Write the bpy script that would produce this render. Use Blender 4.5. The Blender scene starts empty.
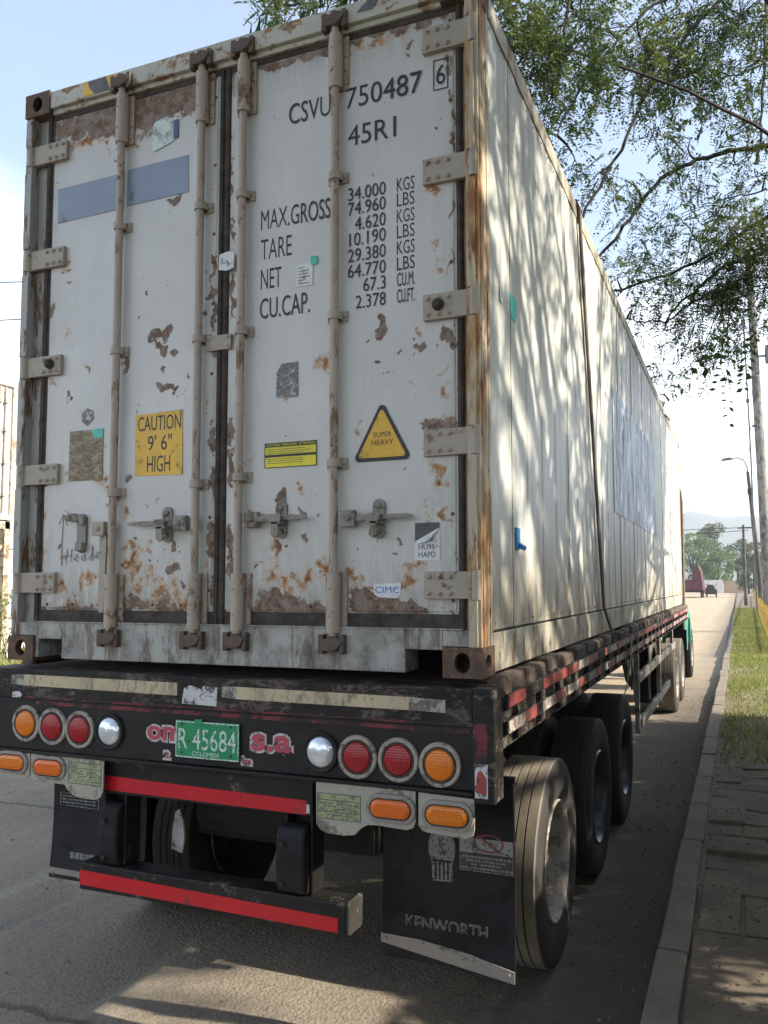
import bpy, math, random
import numpy as np
from mathutils import Vector, Matrix

random.seed(7)
rng = np.random.default_rng(11)
S = bpy.context.scene
C = S.collection
rad = math.radians

# ------------------------------------------------------------------ camera
cam_d = bpy.data.cameras.new('camera')
cam = bpy.data.objects.new('camera', cam_d)
C.objects.link(cam)
YAW, PITCH, ROLL, FPX = -0.3785270537, 0.0719332887, -0.0027601652, 812.564
cam_loc = Vector((3.36488, -3.02977, 1.92474))
f_ = Vector((math.sin(YAW) * math.cos(PITCH), math.cos(YAW) * math.cos(PITCH), math.sin(PITCH)))
r_ = Vector((math.cos(YAW), -math.sin(YAW), 0))
u_ = r_.cross(f_)
rr = math.cos(ROLL) * r_ + math.sin(ROLL) * u_
uu = -math.sin(ROLL) * r_ + math.cos(ROLL) * u_
cam.matrix_world = Matrix(((rr.x, uu.x, -f_.x, cam_loc.x), (rr.y, uu.y, -f_.y, cam_loc.y), (rr.z, uu.z, -f_.z, cam_loc.z), (0, 0, 0, 1)))
cam_d.sensor_fit = 'VERTICAL'
cam_d.sensor_height = 36
cam_d.lens = 36 * FPX / 1024
cam_d.shift_x = -30.17 / 1024
cam_d.shift_y = 13.74 / 1024
cam_d.clip_start = 0.05
cam_d.clip_end = 4000
S.camera = cam

# ------------------------------------------------------------------ sky, sun, exposure
SUN = Vector((1.0, 0.14, 0.68)).normalized()
EL = math.asin(SUN.z)
AZ = math.atan2(SUN.x, SUN.y)
W = bpy.data.worlds.new('World')
S.world = W
W.use_nodes = True
wt = W.node_tree
wt.nodes.clear()
wo = wt.nodes.new('ShaderNodeOutputWorld')
wb = wt.nodes.new('ShaderNodeBackground')
sky = wt.nodes.new('ShaderNodeTexSky')
sky.sky_type = 'NISHITA'
sky.sun_disc = False
sky.sun_elevation = EL
sky.sun_rotation = AZ
sky.air_density = 1.0
sky.dust_density = 1.2
sky.ozone_density = 1.0
# thin bright cloud low in the sky
tc = wt.nodes.new('ShaderNodeTexCoord')
cn = wt.nodes.new('ShaderNodeTexNoise')
cn.inputs['Scale'].default_value = 2.6
cn.inputs['Detail'].default_value = 6
cmap = wt.nodes.new('ShaderNodeMapping')
cmap.inputs['Scale'].default_value = (1, 1, 2.6)
wt.links.new(tc.outputs['Generated'], cmap.inputs['Vector'])
wt.links.new(cmap.outputs['Vector'], cn.inputs['Vector'])
sep = wt.nodes.new('ShaderNodeSeparateXYZ')
wt.links.new(tc.outputs['Generated'], sep.inputs['Vector'])
mr = wt.nodes.new('ShaderNodeMapRange')
mr.inputs['From Min'].default_value = 0.50
mr.inputs['From Max'].default_value = 0.20
wt.links.new(sep.outputs['Z'], mr.inputs['Value'])
ad = wt.nodes.new('ShaderNodeMath')
ad.operation = 'MULTIPLY_ADD'
ad.inputs[1].default_value = 1.1
wt.links.new(cn.outputs['Fac'], ad.inputs[0])
wt.links.new(mr.outputs['Result'], ad.inputs[2])
cr = wt.nodes.new('ShaderNodeMapRange')
cr.interpolation_type = 'SMOOTHSTEP'
cr.inputs['From Min'].default_value = 0.80
cr.inputs['From Max'].default_value = 1.35
cr.inputs['To Min'].default_value = 0.12
cr.inputs['To Max'].default_value = 0.92
wt.links.new(ad.outputs[0], cr.inputs['Value'])
cm = wt.nodes.new('ShaderNodeMix')
cm.data_type = 'RGBA'
wt.links.new(cr.outputs['Result'], cm.inputs['Factor'])
wt.links.new(sky.outputs['Color'], cm.inputs['A'])
cm.inputs['B'].default_value = (7.6, 8.3, 9.2, 1)
wt.links.new(cm.outputs['Result'], wb.inputs['Color'])
wb.inputs['Strength'].default_value = 0.10
wt.links.new(wb.outputs[0], wo.inputs['Surface'])

sd = bpy.data.lights.new('sun', 'SUN')
sd.energy = 4.4
sd.angle = rad(0.8)
sd.color = (1.0, 0.92, 0.79)
so = bpy.data.objects.new('sun', sd)
C.objects.link(so)
so.rotation_mode = 'QUATERNION'
so.rotation_quaternion = SUN.to_track_quat('Z', 'Y')
so.location = (30, 5, 30)

S.view_settings.view_transform = 'Standard'
S.view_settings.look = 'None'
S.view_settings.exposure = 1.54
S.view_settings.gamma = 1
S.render.engine = 'CYCLES'
S.cycles.max_bounces = 8
S.cycles.transparent_max_bounces = 8
S.cycles.volume_bounces = 0

# ------------------------------------------------------------------ materials
class N:
    """small node-tree helper"""
    def __init__(s, name):
        s.m = bpy.data.materials.new(name)
        s.m.use_nodes = True
        s.t = s.m.node_tree
        s.b = s.t.nodes['Principled BSDF']
        s.out = s.t.nodes['Material Output']
        s.tc = s.t.nodes.new('ShaderNodeTexCoord')
    def node(s, kind, **kw):
        n = s.t.nodes.new(kind)
        for k, v in kw.items():
            setattr(n, k, v)
        return n
    def link(s, a, b): s.t.links.new(a, b)
    def vec(s, scale=(1, 1, 1)):
        n = s.node('ShaderNodeMapping')
        n.inputs['Scale'].default_value = scale
        s.link(s.tc.outputs['Object'], n.inputs['Vector'])
        return n.outputs[0]
    def noise(s, scale, detail=4, rough=0.6, stretch=(1, 1, 1), dist=0.0):
        n = s.node('ShaderNodeTexNoise')
        n.inputs['Scale'].default_value = scale
        n.inputs['Detail'].default_value = detail
        n.inputs['Roughness'].default_value = rough
        n.inputs['Distortion'].default_value = dist
        s.link(s.vec(stretch), n.inputs['Vector'])
        return n.outputs['Fac']
    def voro(s, scale, stretch=(1, 1, 1), feature='F1'):
        n = s.node('ShaderNodeTexVoronoi', feature=feature)
        n.inputs['Scale'].default_value = scale
        s.link(s.vec(stretch), n.inputs['Vector'])
        return n.outputs['Distance']
    def math(s, op, a, b=0.5, c=None):
        n = s.node('ShaderNodeMath', operation=op)
        for i, v in enumerate((a, b, c)):
            if v is None: continue
            if isinstance(v, (int, float)): n.inputs[i].default_value = v
            else: s.link(v, n.inputs[i])
        return n.outputs[0]
    def ramp(s, v, lo, hi, a=0.0, b=1.0):
        n = s.node('ShaderNodeMapRange')
        n.interpolation_type = 'SMOOTHSTEP'
        s.link(v, n.inputs['Value'])
        n.inputs['From Min'].default_value = lo
        n.inputs['From Max'].default_value = hi
        n.inputs['To Min'].default_value = a
        n.inputs['To Max'].default_value = b
        return n.outputs['Result']
    def mix(s, f, a, b):
        n = s.node('ShaderNodeMix', data_type='RGBA')
        for k, v in (('Factor', f), ('A', a), ('B', b)):
            if isinstance(v, (int, float)): n.inputs[k].default_value = v
            elif isinstance(v, tuple): n.inputs[k].default_value = (*v, 1) if len(v) == 3 else v
            else: s.link(v, n.inputs[k])
        return n.outputs['Result']
    def attr(s, name):
        n = s.node('ShaderNodeAttribute', attribute_name=name)
        return n.outputs['Fac']
    def axis(s, k):
        n = s.node('ShaderNodeSeparateXYZ')
        s.link(s.tc.outputs['Object'], n.inputs[0])
        return n.outputs[k]
    def bump(s, h, strength=0.3, dist=0.01):
        n = s.node('ShaderNodeBump')
        n.inputs['Strength'].default_value = strength
        n.inputs['Distance'].default_value = dist
        s.link(h, n.inputs['Height'])
        s.link(n.outputs[0], s.b.inputs['Normal'])
    def set(s, col=None, rough=None, metal=None, spec=None):
        for k, v in (('Base Color', col), ('Roughness', rough), ('Metallic', metal), ('Specular IOR Level', spec)):
            if v is None: continue
            if isinstance(v, tuple): s.b.inputs[k].default_value = (*v, 1)
            elif isinstance(v, (int, float)): s.b.inputs[k].default_value = v
            else: s.link(v, s.b.inputs[k])
        return s.m

def simple(name, col, rough=0.6, metal=0.0, var=0.25, scale=12, bump=0.0, spec=None, stretch=(1, 1, 1)):
    n = N(name)
    f = n.noise(scale, 5, 0.65, stretch)
    c = n.mix(n.ramp(f, 0.3, 0.7), tuple(v * (1 - var) for v in col), tuple(min(1, v * (1 + var)) for v in col))
    if bump: n.bump(n.noise(scale * 6, 4), bump, 0.004)
    return n.set(c, rough, metal, spec)

def worn(name, paint, under, amount=0.35, scale=9, stretch=(1, 1, 1), rough=0.55, metal=0.0, dust=None, dust_amt=0.3, under2=None, bump=0.25):
    """paint that has flaked and stained in patches of its own shape"""
    n = N(name)
    a = n.noise(scale, 8, 0.7, stretch, 0.4)
    b = n.noise(scale * 5, 6, 0.7, stretch)
    k = n.math('ADD', n.math('MULTIPLY', a, 0.7), n.math('MULTIPLY', b, 0.3))
    e = 0.62 - amount * 0.4
    m = n.ramp(k, e - 0.02, e + 0.03)
    u = n.mix(n.ramp(n.noise(scale * 2.3, 6, 0.7, stretch), 0.35, 0.65), under, under2 or tuple(v * 0.5 for v in under))
    pv = n.mix(n.noise(scale * 0.6, 4, 0.6, stretch), tuple(v * 0.78 for v in paint), tuple(min(1, v * 1.2) for v in paint))
    c = n.mix(m, pv, u)
    if dust: c = n.mix(n.ramp(n.noise(scale * 0.8, 6, 0.7), 0.35, 0.8, 0, dust_amt), c, dust)
    n.bump(n.math('ADD', n.math('MULTIPLY', m, -1.0), n.math('MULTIPLY', b, 0.5)), bump, 0.003)
    return n.set(c, n.mix(m, (rough,) * 3, (0.85,) * 3), metal)

def door_paint():
    n = N('weathered_door_paint')
    peel, rust, grime = n.attr('peel'), n.attr('rust'), n.attr('grime')
    fine = n.noise(75, 9, 0.78)
    mid = n.noise(16, 7, 0.7)
    j = n.math('ADD', n.math('MULTIPLY', n.math('SUBTRACT', fine, 0.5), 1.1), n.math('MULTIPLY', n.math('SUBTRACT', mid, 0.5), 0.9))
    pm = n.ramp(n.math('ADD', peel, j), 0.45, 0.55)
    rm = n.ramp(n.math('ADD', rust, n.math('MULTIPLY', j, 2.0)), 0.34, 1.0, 0, 0.95)
    halo = n.ramp(n.math('ADD', rust, n.math('MULTIPLY', j, 1.0)), 0.10, 0.8, 0, 0.5)
    base = n.mix(n.ramp(n.noise(2.2, 5, 0.6), 0.3, 0.7), (0.545, 0.54, 0.51), (0.60, 0.595, 0.565))
    base = n.mix(n.ramp(n.noise(7, 7, 0.75, (4, 1, 0.5)), 0.5, 0.8, 0, 0.25), base, (0.36, 0.35, 0.31))
    base = n.mix(n.ramp(n.noise(120, 3), 0.62, 0.72, 0, 0.3), base, (0.35, 0.33, 0.29))
    # pin-head chips scattered over the sheet
    v = n.voro(30)
    keep = n.ramp(n.noise(6, 3), 0.52, 0.56)
    chips = n.math('MULTIPLY', n.ramp(v, 0.09, 0.07), keep)
    base = n.mix(n.math('MULTIPLY', grime, n.ramp(n.noise(9, 7, 0.7, (3, 1, 0.6)), 0.25, 0.7)), base, (0.27, 0.25, 0.21))
    base = n.mix(halo, base, (0.50, 0.32, 0.15))
    rc = n.mix(n.ramp(n.noise(40, 6, 0.7), 0.35, 0.65), (0.47, 0.205, 0.055), (0.20, 0.085, 0.03))
    pc = n.mix(n.ramp(n.noise(22, 8, 0.75), 0.38, 0.62), (0.150, 0.080, 0.050), (0.27, 0.225, 0.185))
    c = n.mix(rm, base, rc)
    core = n.ramp(n.math('ADD', rust, n.math('MULTIPLY', j, 1.6)), 0.95, 1.25, 0, 0.85)
    c = n.mix(core, c, (0.10, 0.045, 0.025))
    c = n.mix(pm, c, pc)
    c = n.mix(n.math('MULTIPLY', chips, 0.85), c, (0.13, 0.09, 0.06))
    n.bump(n.math('ADD', n.math('MULTIPLY', pm, -1.0), n.math('ADD', n.math('MULTIPLY', fine, 0.25), n.math('MULTIPLY', n.noise(2.5, 2), 2.0))), 0.35, 0.004)
    return n.set(c, n.mix(n.math('MAXIMUM', rm, pm), (0.38,) * 3, (0.85,) * 3))

M = {}
M['door'] = door_paint()
M['latch'] = worn('dull_latch_steel', (0.235, 0.215, 0.185), (0.15, 0.11, 0.08), 0.2, 20, rough=0.5, dust=(0.3, 0.27, 0.22))
M['rod'] = worn('beige_rod_paint', (0.385, 0.315, 0.255), (0.24, 0.15, 0.09), 0.17, 14, (1, 1, 0.5), 0.5, dust=(0.38, 0.33, 0.27), under2=(0.16, 0.10, 0.06))
M['hinge'] = worn('beige_hinge_paint', (0.36, 0.31, 0.25), (0.20, 0.14, 0.095), 0.08, 15, rough=0.55, dust=(0.4, 0.36, 0.3))
M['bare'] = worn('rusty_cam_steel', (0.095, 0.075, 0.06), (0.17, 0.10, 0.055), 0.25, 25, rough=0.7)
def post_paint():
    n = N('rusted_corner_post')
    st = (2.4, 2.4, 0.35)
    a = n.noise(6, 8, 0.72, st, 0.3)
    b = n.noise(13, 7, 0.7, (1.5, 1.5, 0.5), 0.3)
    d = n.noise(30, 6, 0.7, (1.4, 1.4, 0.5))
    c = n.mix(n.noise(4, 4), (0.42, 0.37, 0.28), (0.50, 0.46, 0.37))
    c = n.mix(n.ramp(a, 0.43, 0.56), c, (0.40, 0.25, 0.11))
    c = n.mix(n.ramp(n.math('ADD', n.math('MULTIPLY', a, 0.6), n.math('MULTIPLY', b, 0.4)), 0.51, 0.58), c, (0.27, 0.125, 0.05))
    c = n.mix(n.ramp(b, 0.58, 0.66, 0, 0.9), c, (0.10, 0.055, 0.035))
    c = n.mix(n.ramp(d, 0.6, 0.72, 0, 0.6), c, (0.45, 0.40, 0.33))
    n.bump(n.math('ADD', a, d), 0.4, 0.005)
    return n.set(c, 0.75)
M['post'] = post_paint()
M['postl'] = worn('grey_post_paint', (0.36, 0.355, 0.33), (0.2, 0.12, 0.07), 0.22, 8, (2, 2, 0.35), 0.55)
M['cast'] = worn('corner_casting_iron', (0.095, 0.065, 0.048), (0.20, 0.12, 0.07), 0.3, 18, rough=0.8, under2=(0.11, 0.05, 0.03))
M['header'] = worn('cream_header_paint', (0.46, 0.45, 0.38), (0.19, 0.13, 0.09), 0.16, 7, (1, 1, 1.4), 0.5, under2=(0.36, 0.2, 0.08))
M['sill'] = worn('streaked_sill_paint', (0.40, 0.395, 0.365), (0.28, 0.26, 0.225), 0.22, 9, (1.8, 1, 0.35), 0.6, dust=(0.11, 0.09, 0.07), dust_amt=1.0, under2=(0.19, 0.155, 0.125), bump=0.06)
M['gasket'] = simple('black_rubber_gasket', (0.068, 0.057, 0.049), 0.85, var=0.35, scale=20, bump=0.2)
M['dark'] = simple('dark_cavity_steel', (0.02, 0.018, 0.016), 0.8, scale=9)
def side_paint():
    n = N('cream_side_panel_paint')
    s1 = n.noise(5, 7, 0.7, (1, 3.0, 0.16))
    s2 = n.noise(1.2, 5, 0.6)
    c = n.mix(n.ramp(s2, 0.3, 0.7), (0.49, 0.495, 0.44), (0.56, 0.56, 0.51))
    c = n.mix(n.ramp(s1, 0.42, 0.72, 0, 0.6), c, (0.30, 0.295, 0.22))
    low = n.ramp(n.axis('Z'), 0.75, 0.12)
    c = n.mix(n.math('MULTIPLY', low, n.ramp(n.noise(7, 6, 0.7, (1, 2, 0.5)), 0.30, 0.60, 0, 0.85)), c, (0.30, 0.225, 0.125))
    c = n.mix(n.ramp(n.noise(30, 5, 0.7, (1, 1, 0.7)), 0.66, 0.70, 0, 0.7), c, (0.24, 0.19, 0.13))
    n.bump(n.noise(14, 5), 0.15, 0.004)
    return n.set(c, 0.42)
M['side'] = side_paint()
M['joint'] = simple('dirty_sealant', (0.29, 0.285, 0.235), 0.8, var=0.3)
M['siderail'] = worn('side_rail_paint', (0.47, 0.44, 0.35), (0.28, 0.19, 0.10), 0.2, 6, (1, 1.5, 0.6), 0.5, dust=(0.26, 0.21, 0.14), dust_amt=0.7)
M['logo'] = worn('faded_blue_decal', (0.47, 0.58, 0.74), (0.54, 0.57, 0.57), 0.26, 6, (1, 3, 0.25), 0.4)
M['greyband'] = worn('grey_blue_patch_paint', (0.23, 0.275, 0.365), (0.30, 0.34, 0.41), 0.15, 5, rough=0.4, bump=0.05)
M['ink'] = simple('black_lettering', (0.018, 0.018, 0.02), 0.5, var=0.4, scale=30)
M['yellow'] = worn('yellow_sticker', (0.72, 0.42, 0.03), (0.55, 0.36, 0.07), 0.15, 10, rough=0.4, bump=0.05)
M['lemon'] = simple('lemon_sticker', (0.72, 0.62, 0.02), 0.4, var=0.12)
M['paper'] = worn('white_paper_label', (0.68, 0.69, 0.69), (0.42, 0.40, 0.36), 0.15, 14, rough=0.5, bump=0.1)
M['silver'] = worn('scuffed_silver_label', (0.50, 0.52, 0.53), (0.27, 0.26, 0.25), 0.45, 40, rough=0.4)
M['woodlab'] = worn('brown_weathered_label', (0.40, 0.33, 0.235), (0.33, 0.26, 0.18), 0.4, 16, (1, 1, 2), 0.7)
M['mint'] = worn('pale_green_sticker', (0.58, 0.68, 0.63), (0.50, 0.53, 0.52), 0.25, 14, rough=0.5, bump=0.05)
M['teal'] = simple('teal_tag', (0.05, 0.45, 0.36), 0.4)
M['navy'] = simple('navy_sticker', (0.05, 0.07, 0.17), 0.4)
M['cimc'] = simple('blue_lettering', (0.04, 0.16, 0.55), 0.4, var=0.1)
M['greygum'] = simple('sticker_backing_grey', (0.10, 0.105, 0.11), 0.6)
M['black'] = worn('chipped_black_chassis_paint', (0.010, 0.0095, 0.0095), (0.05, 0.036, 0.028), 0.10, 9, rough=0.55, dust=(0.05, 0.042, 0.034), dust_amt=0.35, under2=(0.14, 0.125, 0.11))
M['rearbeam'] = worn('scuffed_rear_beam_paint', (0.013, 0.012, 0.012), (0.065, 0.040, 0.030), 0.24, 10, (0.8, 1, 1.5), 0.65, dust=(0.075, 0.055, 0.042), dust_amt=0.5, under2=(0.15, 0.135, 0.12))
M['panel'] = worn('black_lamp_panel_paint', (0.010, 0.010, 0.011), (0.05, 0.045, 0.04), 0.10, 9, rough=0.5, dust=(0.06, 0.05, 0.04), dust_amt=0.35)
M['deck'] = worn('worn_deck_boards', (0.085, 0.063, 0.046), (0.19, 0.135, 0.085), 0.3, 7, (1, 1, 1), 0.85, under2=(0.05, 0.037, 0.03))
M['frame'] = simple('dark_chassis_steel', (0.012, 0.0105, 0.0095), 0.8, var=0.4, scale=6, spec=0.3)
M['redtape'] = worn('red_reflective_tape', (0.52, 0.008, 0.02), (0.30, 0.03, 0.03), 0.08, 8, rough=0.32, bump=0.06)
M['railred'] = worn('red_rail_tape', (0.33, 0.045, 0.045), (0.15, 0.06, 0.05), 0.2, 14, rough=0.5, dust=(0.2, 0.13, 0.1), dust_amt=0.5)
M['railwhite'] = worn('white_rail_tape', (0.44, 0.39, 0.34), (0.20, 0.13, 0.10), 0.26, 14, rough=0.5)
M['ivory'] = worn('faded_ivory_tape', (0.50, 0.42, 0.27), (0.44, 0.37, 0.25), 0.2, 6, (2, 1, 1), 0.5, bump=0.05)
M['greytape'] = worn('worn_grey_tape', (0.36, 0.34, 0.30), (0.2, 0.18, 0.15), 0.3, 20, rough=0.6)
M['whitepatch'] = worn('scuffed_white_patch', (0.55, 0.56, 0.58), (0.14, 0.12, 0.11), 0.22, 16, rough=0.5)
M['maroon'] = worn('maroon_pinstripe', (0.16, 0.012, 0.02), (0.05, 0.03, 0.03), 0.34, 10, rough=0.5)
M['beige'] = worn('beige_lamp_bracket', (0.36, 0.345, 0.285), (0.25, 0.22, 0.17), 0.15, 9, rough=0.5, dust=(0.3, 0.27, 0.22))
M['endcap'] = worn('scraped_black_end_plate', (0.03, 0.027, 0.024), (0.16, 0.14, 0.11), 0.2, 14, rough=0.6)
M['ring'] = worn('pale_lamp_ring', (0.35, 0.31, 0.265), (0.24, 0.2, 0.17), 0.2, 20, rough=0.45)
def lens(name, col, col2):
    n = N(name)
    vn = n.node('ShaderNodeTexVoronoi')
    vn.inputs['Scale'].default_value = 105
    vn.inputs['Randomness'].default_value = 0.12
    n.link(n.vec((1, 0.02, 1)), vn.inputs['Vector'])
    v = vn.outputs['Distance']
    c = n.mix(n.ramp(v, 0.15, 0.6), col, col2)
    n.bump(v, 0.35, 0.003)
    return n.set(c, 0.18)
M['amber'] = lens('amber_lens', (0.80, 0.24, 0.012), (0.62, 0.13, 0.006))
M['orange'] = lens('orange_lens', (0.74, 0.16, 0.018), (0.66, 0.12, 0.012))
M['red'] = lens('red_lens', (0.42, 0.012, 0.02), (0.24, 0.006, 0.012))
def glass():
    n = N('clear_lamp_lens')
    n.bump(n.noise(30, 2, 0.5, (3, 1, 0.4)), 0.4, 0.005)
    return n.set((0.72, 0.77, 0.82), 0.12, 0.45)
M['clear'] = glass()
M['plate'] = worn('green_registration_plate', (0.008, 0.26, 0.10), (0.02, 0.19, 0.08), 0.15, 14, rough=0.35, bump=0.05)
M['platetext'] = worn('worn_plate_lettering', (0.62, 0.70, 0.66), (0.10, 0.30, 0.18), 0.22, 60, rough=0.5, bump=0.02)
M['pink'] = simple('faded_red_lettering', (0.44, 0.06, 0.09), 0.5, var=0.15)
M['white'] = worn('dull_white_lettering', (0.55, 0.53, 0.51), (0.3, 0.28, 0.27), 0.25, 30, rough=0.5, bump=0.05)
M['flap'] = worn('black_rubber_flap', (0.009, 0.0095, 0.012), (0.018, 0.018, 0.018), 0.3, 4, rough=0.55, dust=(0.035, 0.032, 0.03), dust_amt=0.35, bump=0.08)
M['alu'] = worn('dull_metal_strip', (0.27, 0.245, 0.215), (0.18, 0.16, 0.135), 0.15, 9, (1, 1, 2), 0.5, metal=0.1, bump=0.1)
M['flapink'] = worn('faded_flap_print', (0.21, 0.21, 0.20), (0.05, 0.05, 0.05), 0.2, 60, rough=0.6, bump=0.0)
M['flapsign'] = worn('faded_white_flap_sign', (0.26, 0.25, 0.24), (0.12, 0.11, 0.11), 0.25, 14, rough=0.6, bump=0.0)
M['flapred'] = worn('faded_red_flap_sign', (0.19, 0.03, 0.04), (0.12, 0.05, 0.05), 0.3, 14, rough=0.6, bump=0.0)
M['oldlabel'] = worn('yellowed_data_label', (0.34, 0.36, 0.19), (0.28, 0.30, 0.18), 0.3, 20, rough=0.45, bump=0.0)
def tyre(name, dusty):
    n = N(name)
    f = n.noise(5, 6, 0.65)
    c = n.mix(n.ramp(f, 0.3, 0.7), (0.010, 0.010, 0.010), (0.020, 0.019, 0.018))
    # road dust lies on the tread, where the radius is greatest
    sx = n.node('ShaderNodeSeparateXYZ')
    n.link(n.tc.outputs['Object'], sx.inputs[0])
    r = n.math('SQRT', n.math('ADD', n.math('MULTIPLY', sx.outputs[1], sx.outputs[1]), n.math('MULTIPLY', sx.outputs[2], sx.outputs[2])))
    t = n.math('MULTIPLY', n.ramp(r, 0.497, 0.5045, 0.07 if dusty > 0.5 else 0.05, 1), n.ramp(n.noise(9, 5), 0.2, 0.7, 0.5, 1.0))
    c = n.mix(n.math('MULTIPLY', t, dusty), c, (0.30, 0.25, 0.185))
    n.bump(n.noise(60, 4), 0.25, 0.004)
    return n.set(c, 0.75)
M['tyre'] = tyre('black_tyre_rubber', 0.10)
M['tyredust'] = tyre('dusty_tyre_rubber', 0.75)
M['rim'] = worn('dirty_white_rim', (0.33, 0.305, 0.26), (0.22, 0.185, 0.145), 0.22, 10, rough=0.6, dust=(0.24, 0.2, 0.15), dust_amt=0.6)
M['rimdark'] = simple('dark_rim', (0.05, 0.05, 0.05), 0.4, 0.5, var=0.4)
M['strap'] = worn('brown_load_strap', (0.10, 0.077, 0.058), (0.15, 0.11, 0.075), 0.3, 20, rough=0.9)
M['straplow'] = simple('tan_strap_end', (0.34, 0.25, 0.15), 0.9)
M['green'] = simple('green_cab_paint', (0.02, 0.22, 0.155), 0.4, var=0.15)
M['chrome'] = simple('weathered_pipe_metal', (0.20, 0.17, 0.14), 0.4, 0.6)
M['cabglass'] = simple('dark_window_glass', (0.03, 0.035, 0.04), 0.08)
M['bluemark'] = simple('blue_plastic_tag', (0.04, 0.25, 0.60), 0.4)
def road():
    n = N('dusty_road_surface')
    big = n.noise(0.5, 6, 0.65)
    fine = n.noise(24, 9, 0.8)
    grit = n.voro(60)
    c = n.mix(n.ramp(big, 0.3, 0.7), (0.225, 0.187, 0.138), (0.31, 0.252, 0.178))
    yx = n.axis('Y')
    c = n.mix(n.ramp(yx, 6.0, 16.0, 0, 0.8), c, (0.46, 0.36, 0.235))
    c = n.mix(n.ramp(fine, 0.42, 0.68, 0, 0.7), c, (0.115, 0.10, 0.085))
    c = n.mix(n.math('MULTIPLY', n.ramp(grit, 0.22, 0.1), n.ramp(n.noise(14, 3), 0.45, 0.6, 0, 0.7)), c, (0.42, 0.39, 0.34))
    # tracks worn along the road and old slab joints across it
    tr = n.noise(1.0, 5, 0.6, (2.5, 0.06, 1))
    c = n.mix(n.ramp(tr, 0.5, 0.72, 0, 0.45), c, (0.42, 0.37, 0.30))
    wob = n.math('ADD', yx, n.math('MULTIPLY', n.noise(1.5, 5, 0.7), 0.25))
    fr = n.math('FRACT', n.math('MULTIPLY', wob, 1 / 2.6))
    c = n.mix(n.ramp(fr, 0.022, 0.010, 0, 0.75), c, (0.07, 0.06, 0.05))
    gut_dirt_shade = n.math('MULTIPLY', n.ramp(n.math('ADD', n.axis('X'), n.math('MULTIPLY', n.noise(2.5, 5, 0.7), 0.7)), 2.1, 3.1), n.ramp(n.axis('Y'), 16.0, 7.0, 0.35, 0.85))
    c = n.mix(gut_dirt_shade, c, (0.045, 0.035, 0.026))  # gutter dirt, painted darker to carry the deep shade beside the kerb
    ck = n.node('ShaderNodeTexVoronoi', feature='DISTANCE_TO_EDGE')
    ck.inputs['Scale'].default_value = 0.55
    wv = n.node('ShaderNodeVectorMath', operation='ADD')
    nz = n.node('ShaderNodeTexNoise')
    nz.inputs['Scale'].default_value = 3.0
    nz.inputs['Detail'].default_value = 6
    n.link(n.vec(), nz.inputs['Vector'])
    n.link(n.vec(), wv.inputs[0])
    n.link(nz.outputs['Color'], wv.inputs[1])
    n.link(wv.outputs[0], ck.inputs['Vector'])
    c = n.mix(n.math('MULTIPLY', n.ramp(ck.outputs['Distance'], 0.012, 0.004), n.ramp(n.noise(0.6, 3), 0.45, 0.6, 0, 0.6)), c, (0.06, 0.05, 0.04))
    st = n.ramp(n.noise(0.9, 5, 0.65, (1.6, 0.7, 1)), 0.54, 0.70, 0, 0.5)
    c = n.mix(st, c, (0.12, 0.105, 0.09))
    n.bump(n.math('ADD', fine, n.math('MULTIPLY', grit, 0.6)), 0.8, 0.014)
    return n.set(c, 0.9)
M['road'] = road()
def speckled(name, a, b, d, scale=6, bump=0.5, rough=0.92):
    n = N(name)
    c = n.mix(n.ramp(n.noise(scale, 6, 0.65), 0.3, 0.7), a, b)
    f = n.noise(scale * 9, 6, 0.75)
    c = n.mix(n.ramp(f, 0.5, 0.75, 0, 0.7), c, d)
    n.bump(f, bump, 0.01)
    return n.set(c, rough)
M['ground'] = speckled('dry_ground', (0.17, 0.14, 0.085), (0.11, 0.12, 0.05), (0.23, 0.19, 0.12), 0.4)
M['soil'] = speckled('verge_soil', (0.145, 0.115, 0.08), (0.20, 0.165, 0.115), (0.08, 0.06, 0.045), 3)
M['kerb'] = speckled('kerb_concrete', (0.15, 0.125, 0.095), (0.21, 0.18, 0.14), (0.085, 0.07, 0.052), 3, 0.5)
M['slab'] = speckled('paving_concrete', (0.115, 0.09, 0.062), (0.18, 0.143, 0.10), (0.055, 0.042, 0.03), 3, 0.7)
M['hill'] = speckled('hill_scrub', (0.075, 0.085, 0.05), (0.12, 0.12, 0.075), (0.05, 0.058, 0.04), 0.02, 0.0)
M['bark'] = worn('brown_bark', (0.06, 0.048, 0.038), (0.035, 0.027, 0.021), 0.5, 8, (2, 2, 0.5), 0.9)
def leaf(name, a, b, d, tr=0.35):
    n = N(name)
    g = n.node('ShaderNodeNewGeometry')
    c = n.mix(g.outputs['Random Per Island'], a, b)
    c = n.mix(n.ramp(n.noise(0.9, 3), 0.45, 0.7, 0, 0.8), c, d)
    n.set(c, 0.6, None, 0.2)
    t = n.node('ShaderNodeBsdfTranslucent')
    n.link(c, t.inputs['Color'])
    mx = n.node('ShaderNodeMixShader')
    mx.inputs[0].default_value = tr
    n.link(n.b.outputs[0], mx.inputs[1])
    n.link(t.outputs[0], mx.inputs[2])
    n.link(mx.outputs[0], n.out.inputs['Surface'])
    return n.m
M['leaf'] = leaf('fine_green_leaves', (0.035, 0.068, 0.018), (0.085, 0.125, 0.034), (0.17, 0.19, 0.035))
M['leafdark'] = leaf('deep_green_leaves', (0.025, 0.055, 0.02), (0.06, 0.10, 0.03), (0.05, 0.09, 0.03), 0.25)
M['leaffar'] = leaf('distant_leaves', (0.075, 0.135, 0.03), (0.15, 0.215, 0.06), (0.20, 0.24, 0.075), 0.25)
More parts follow.
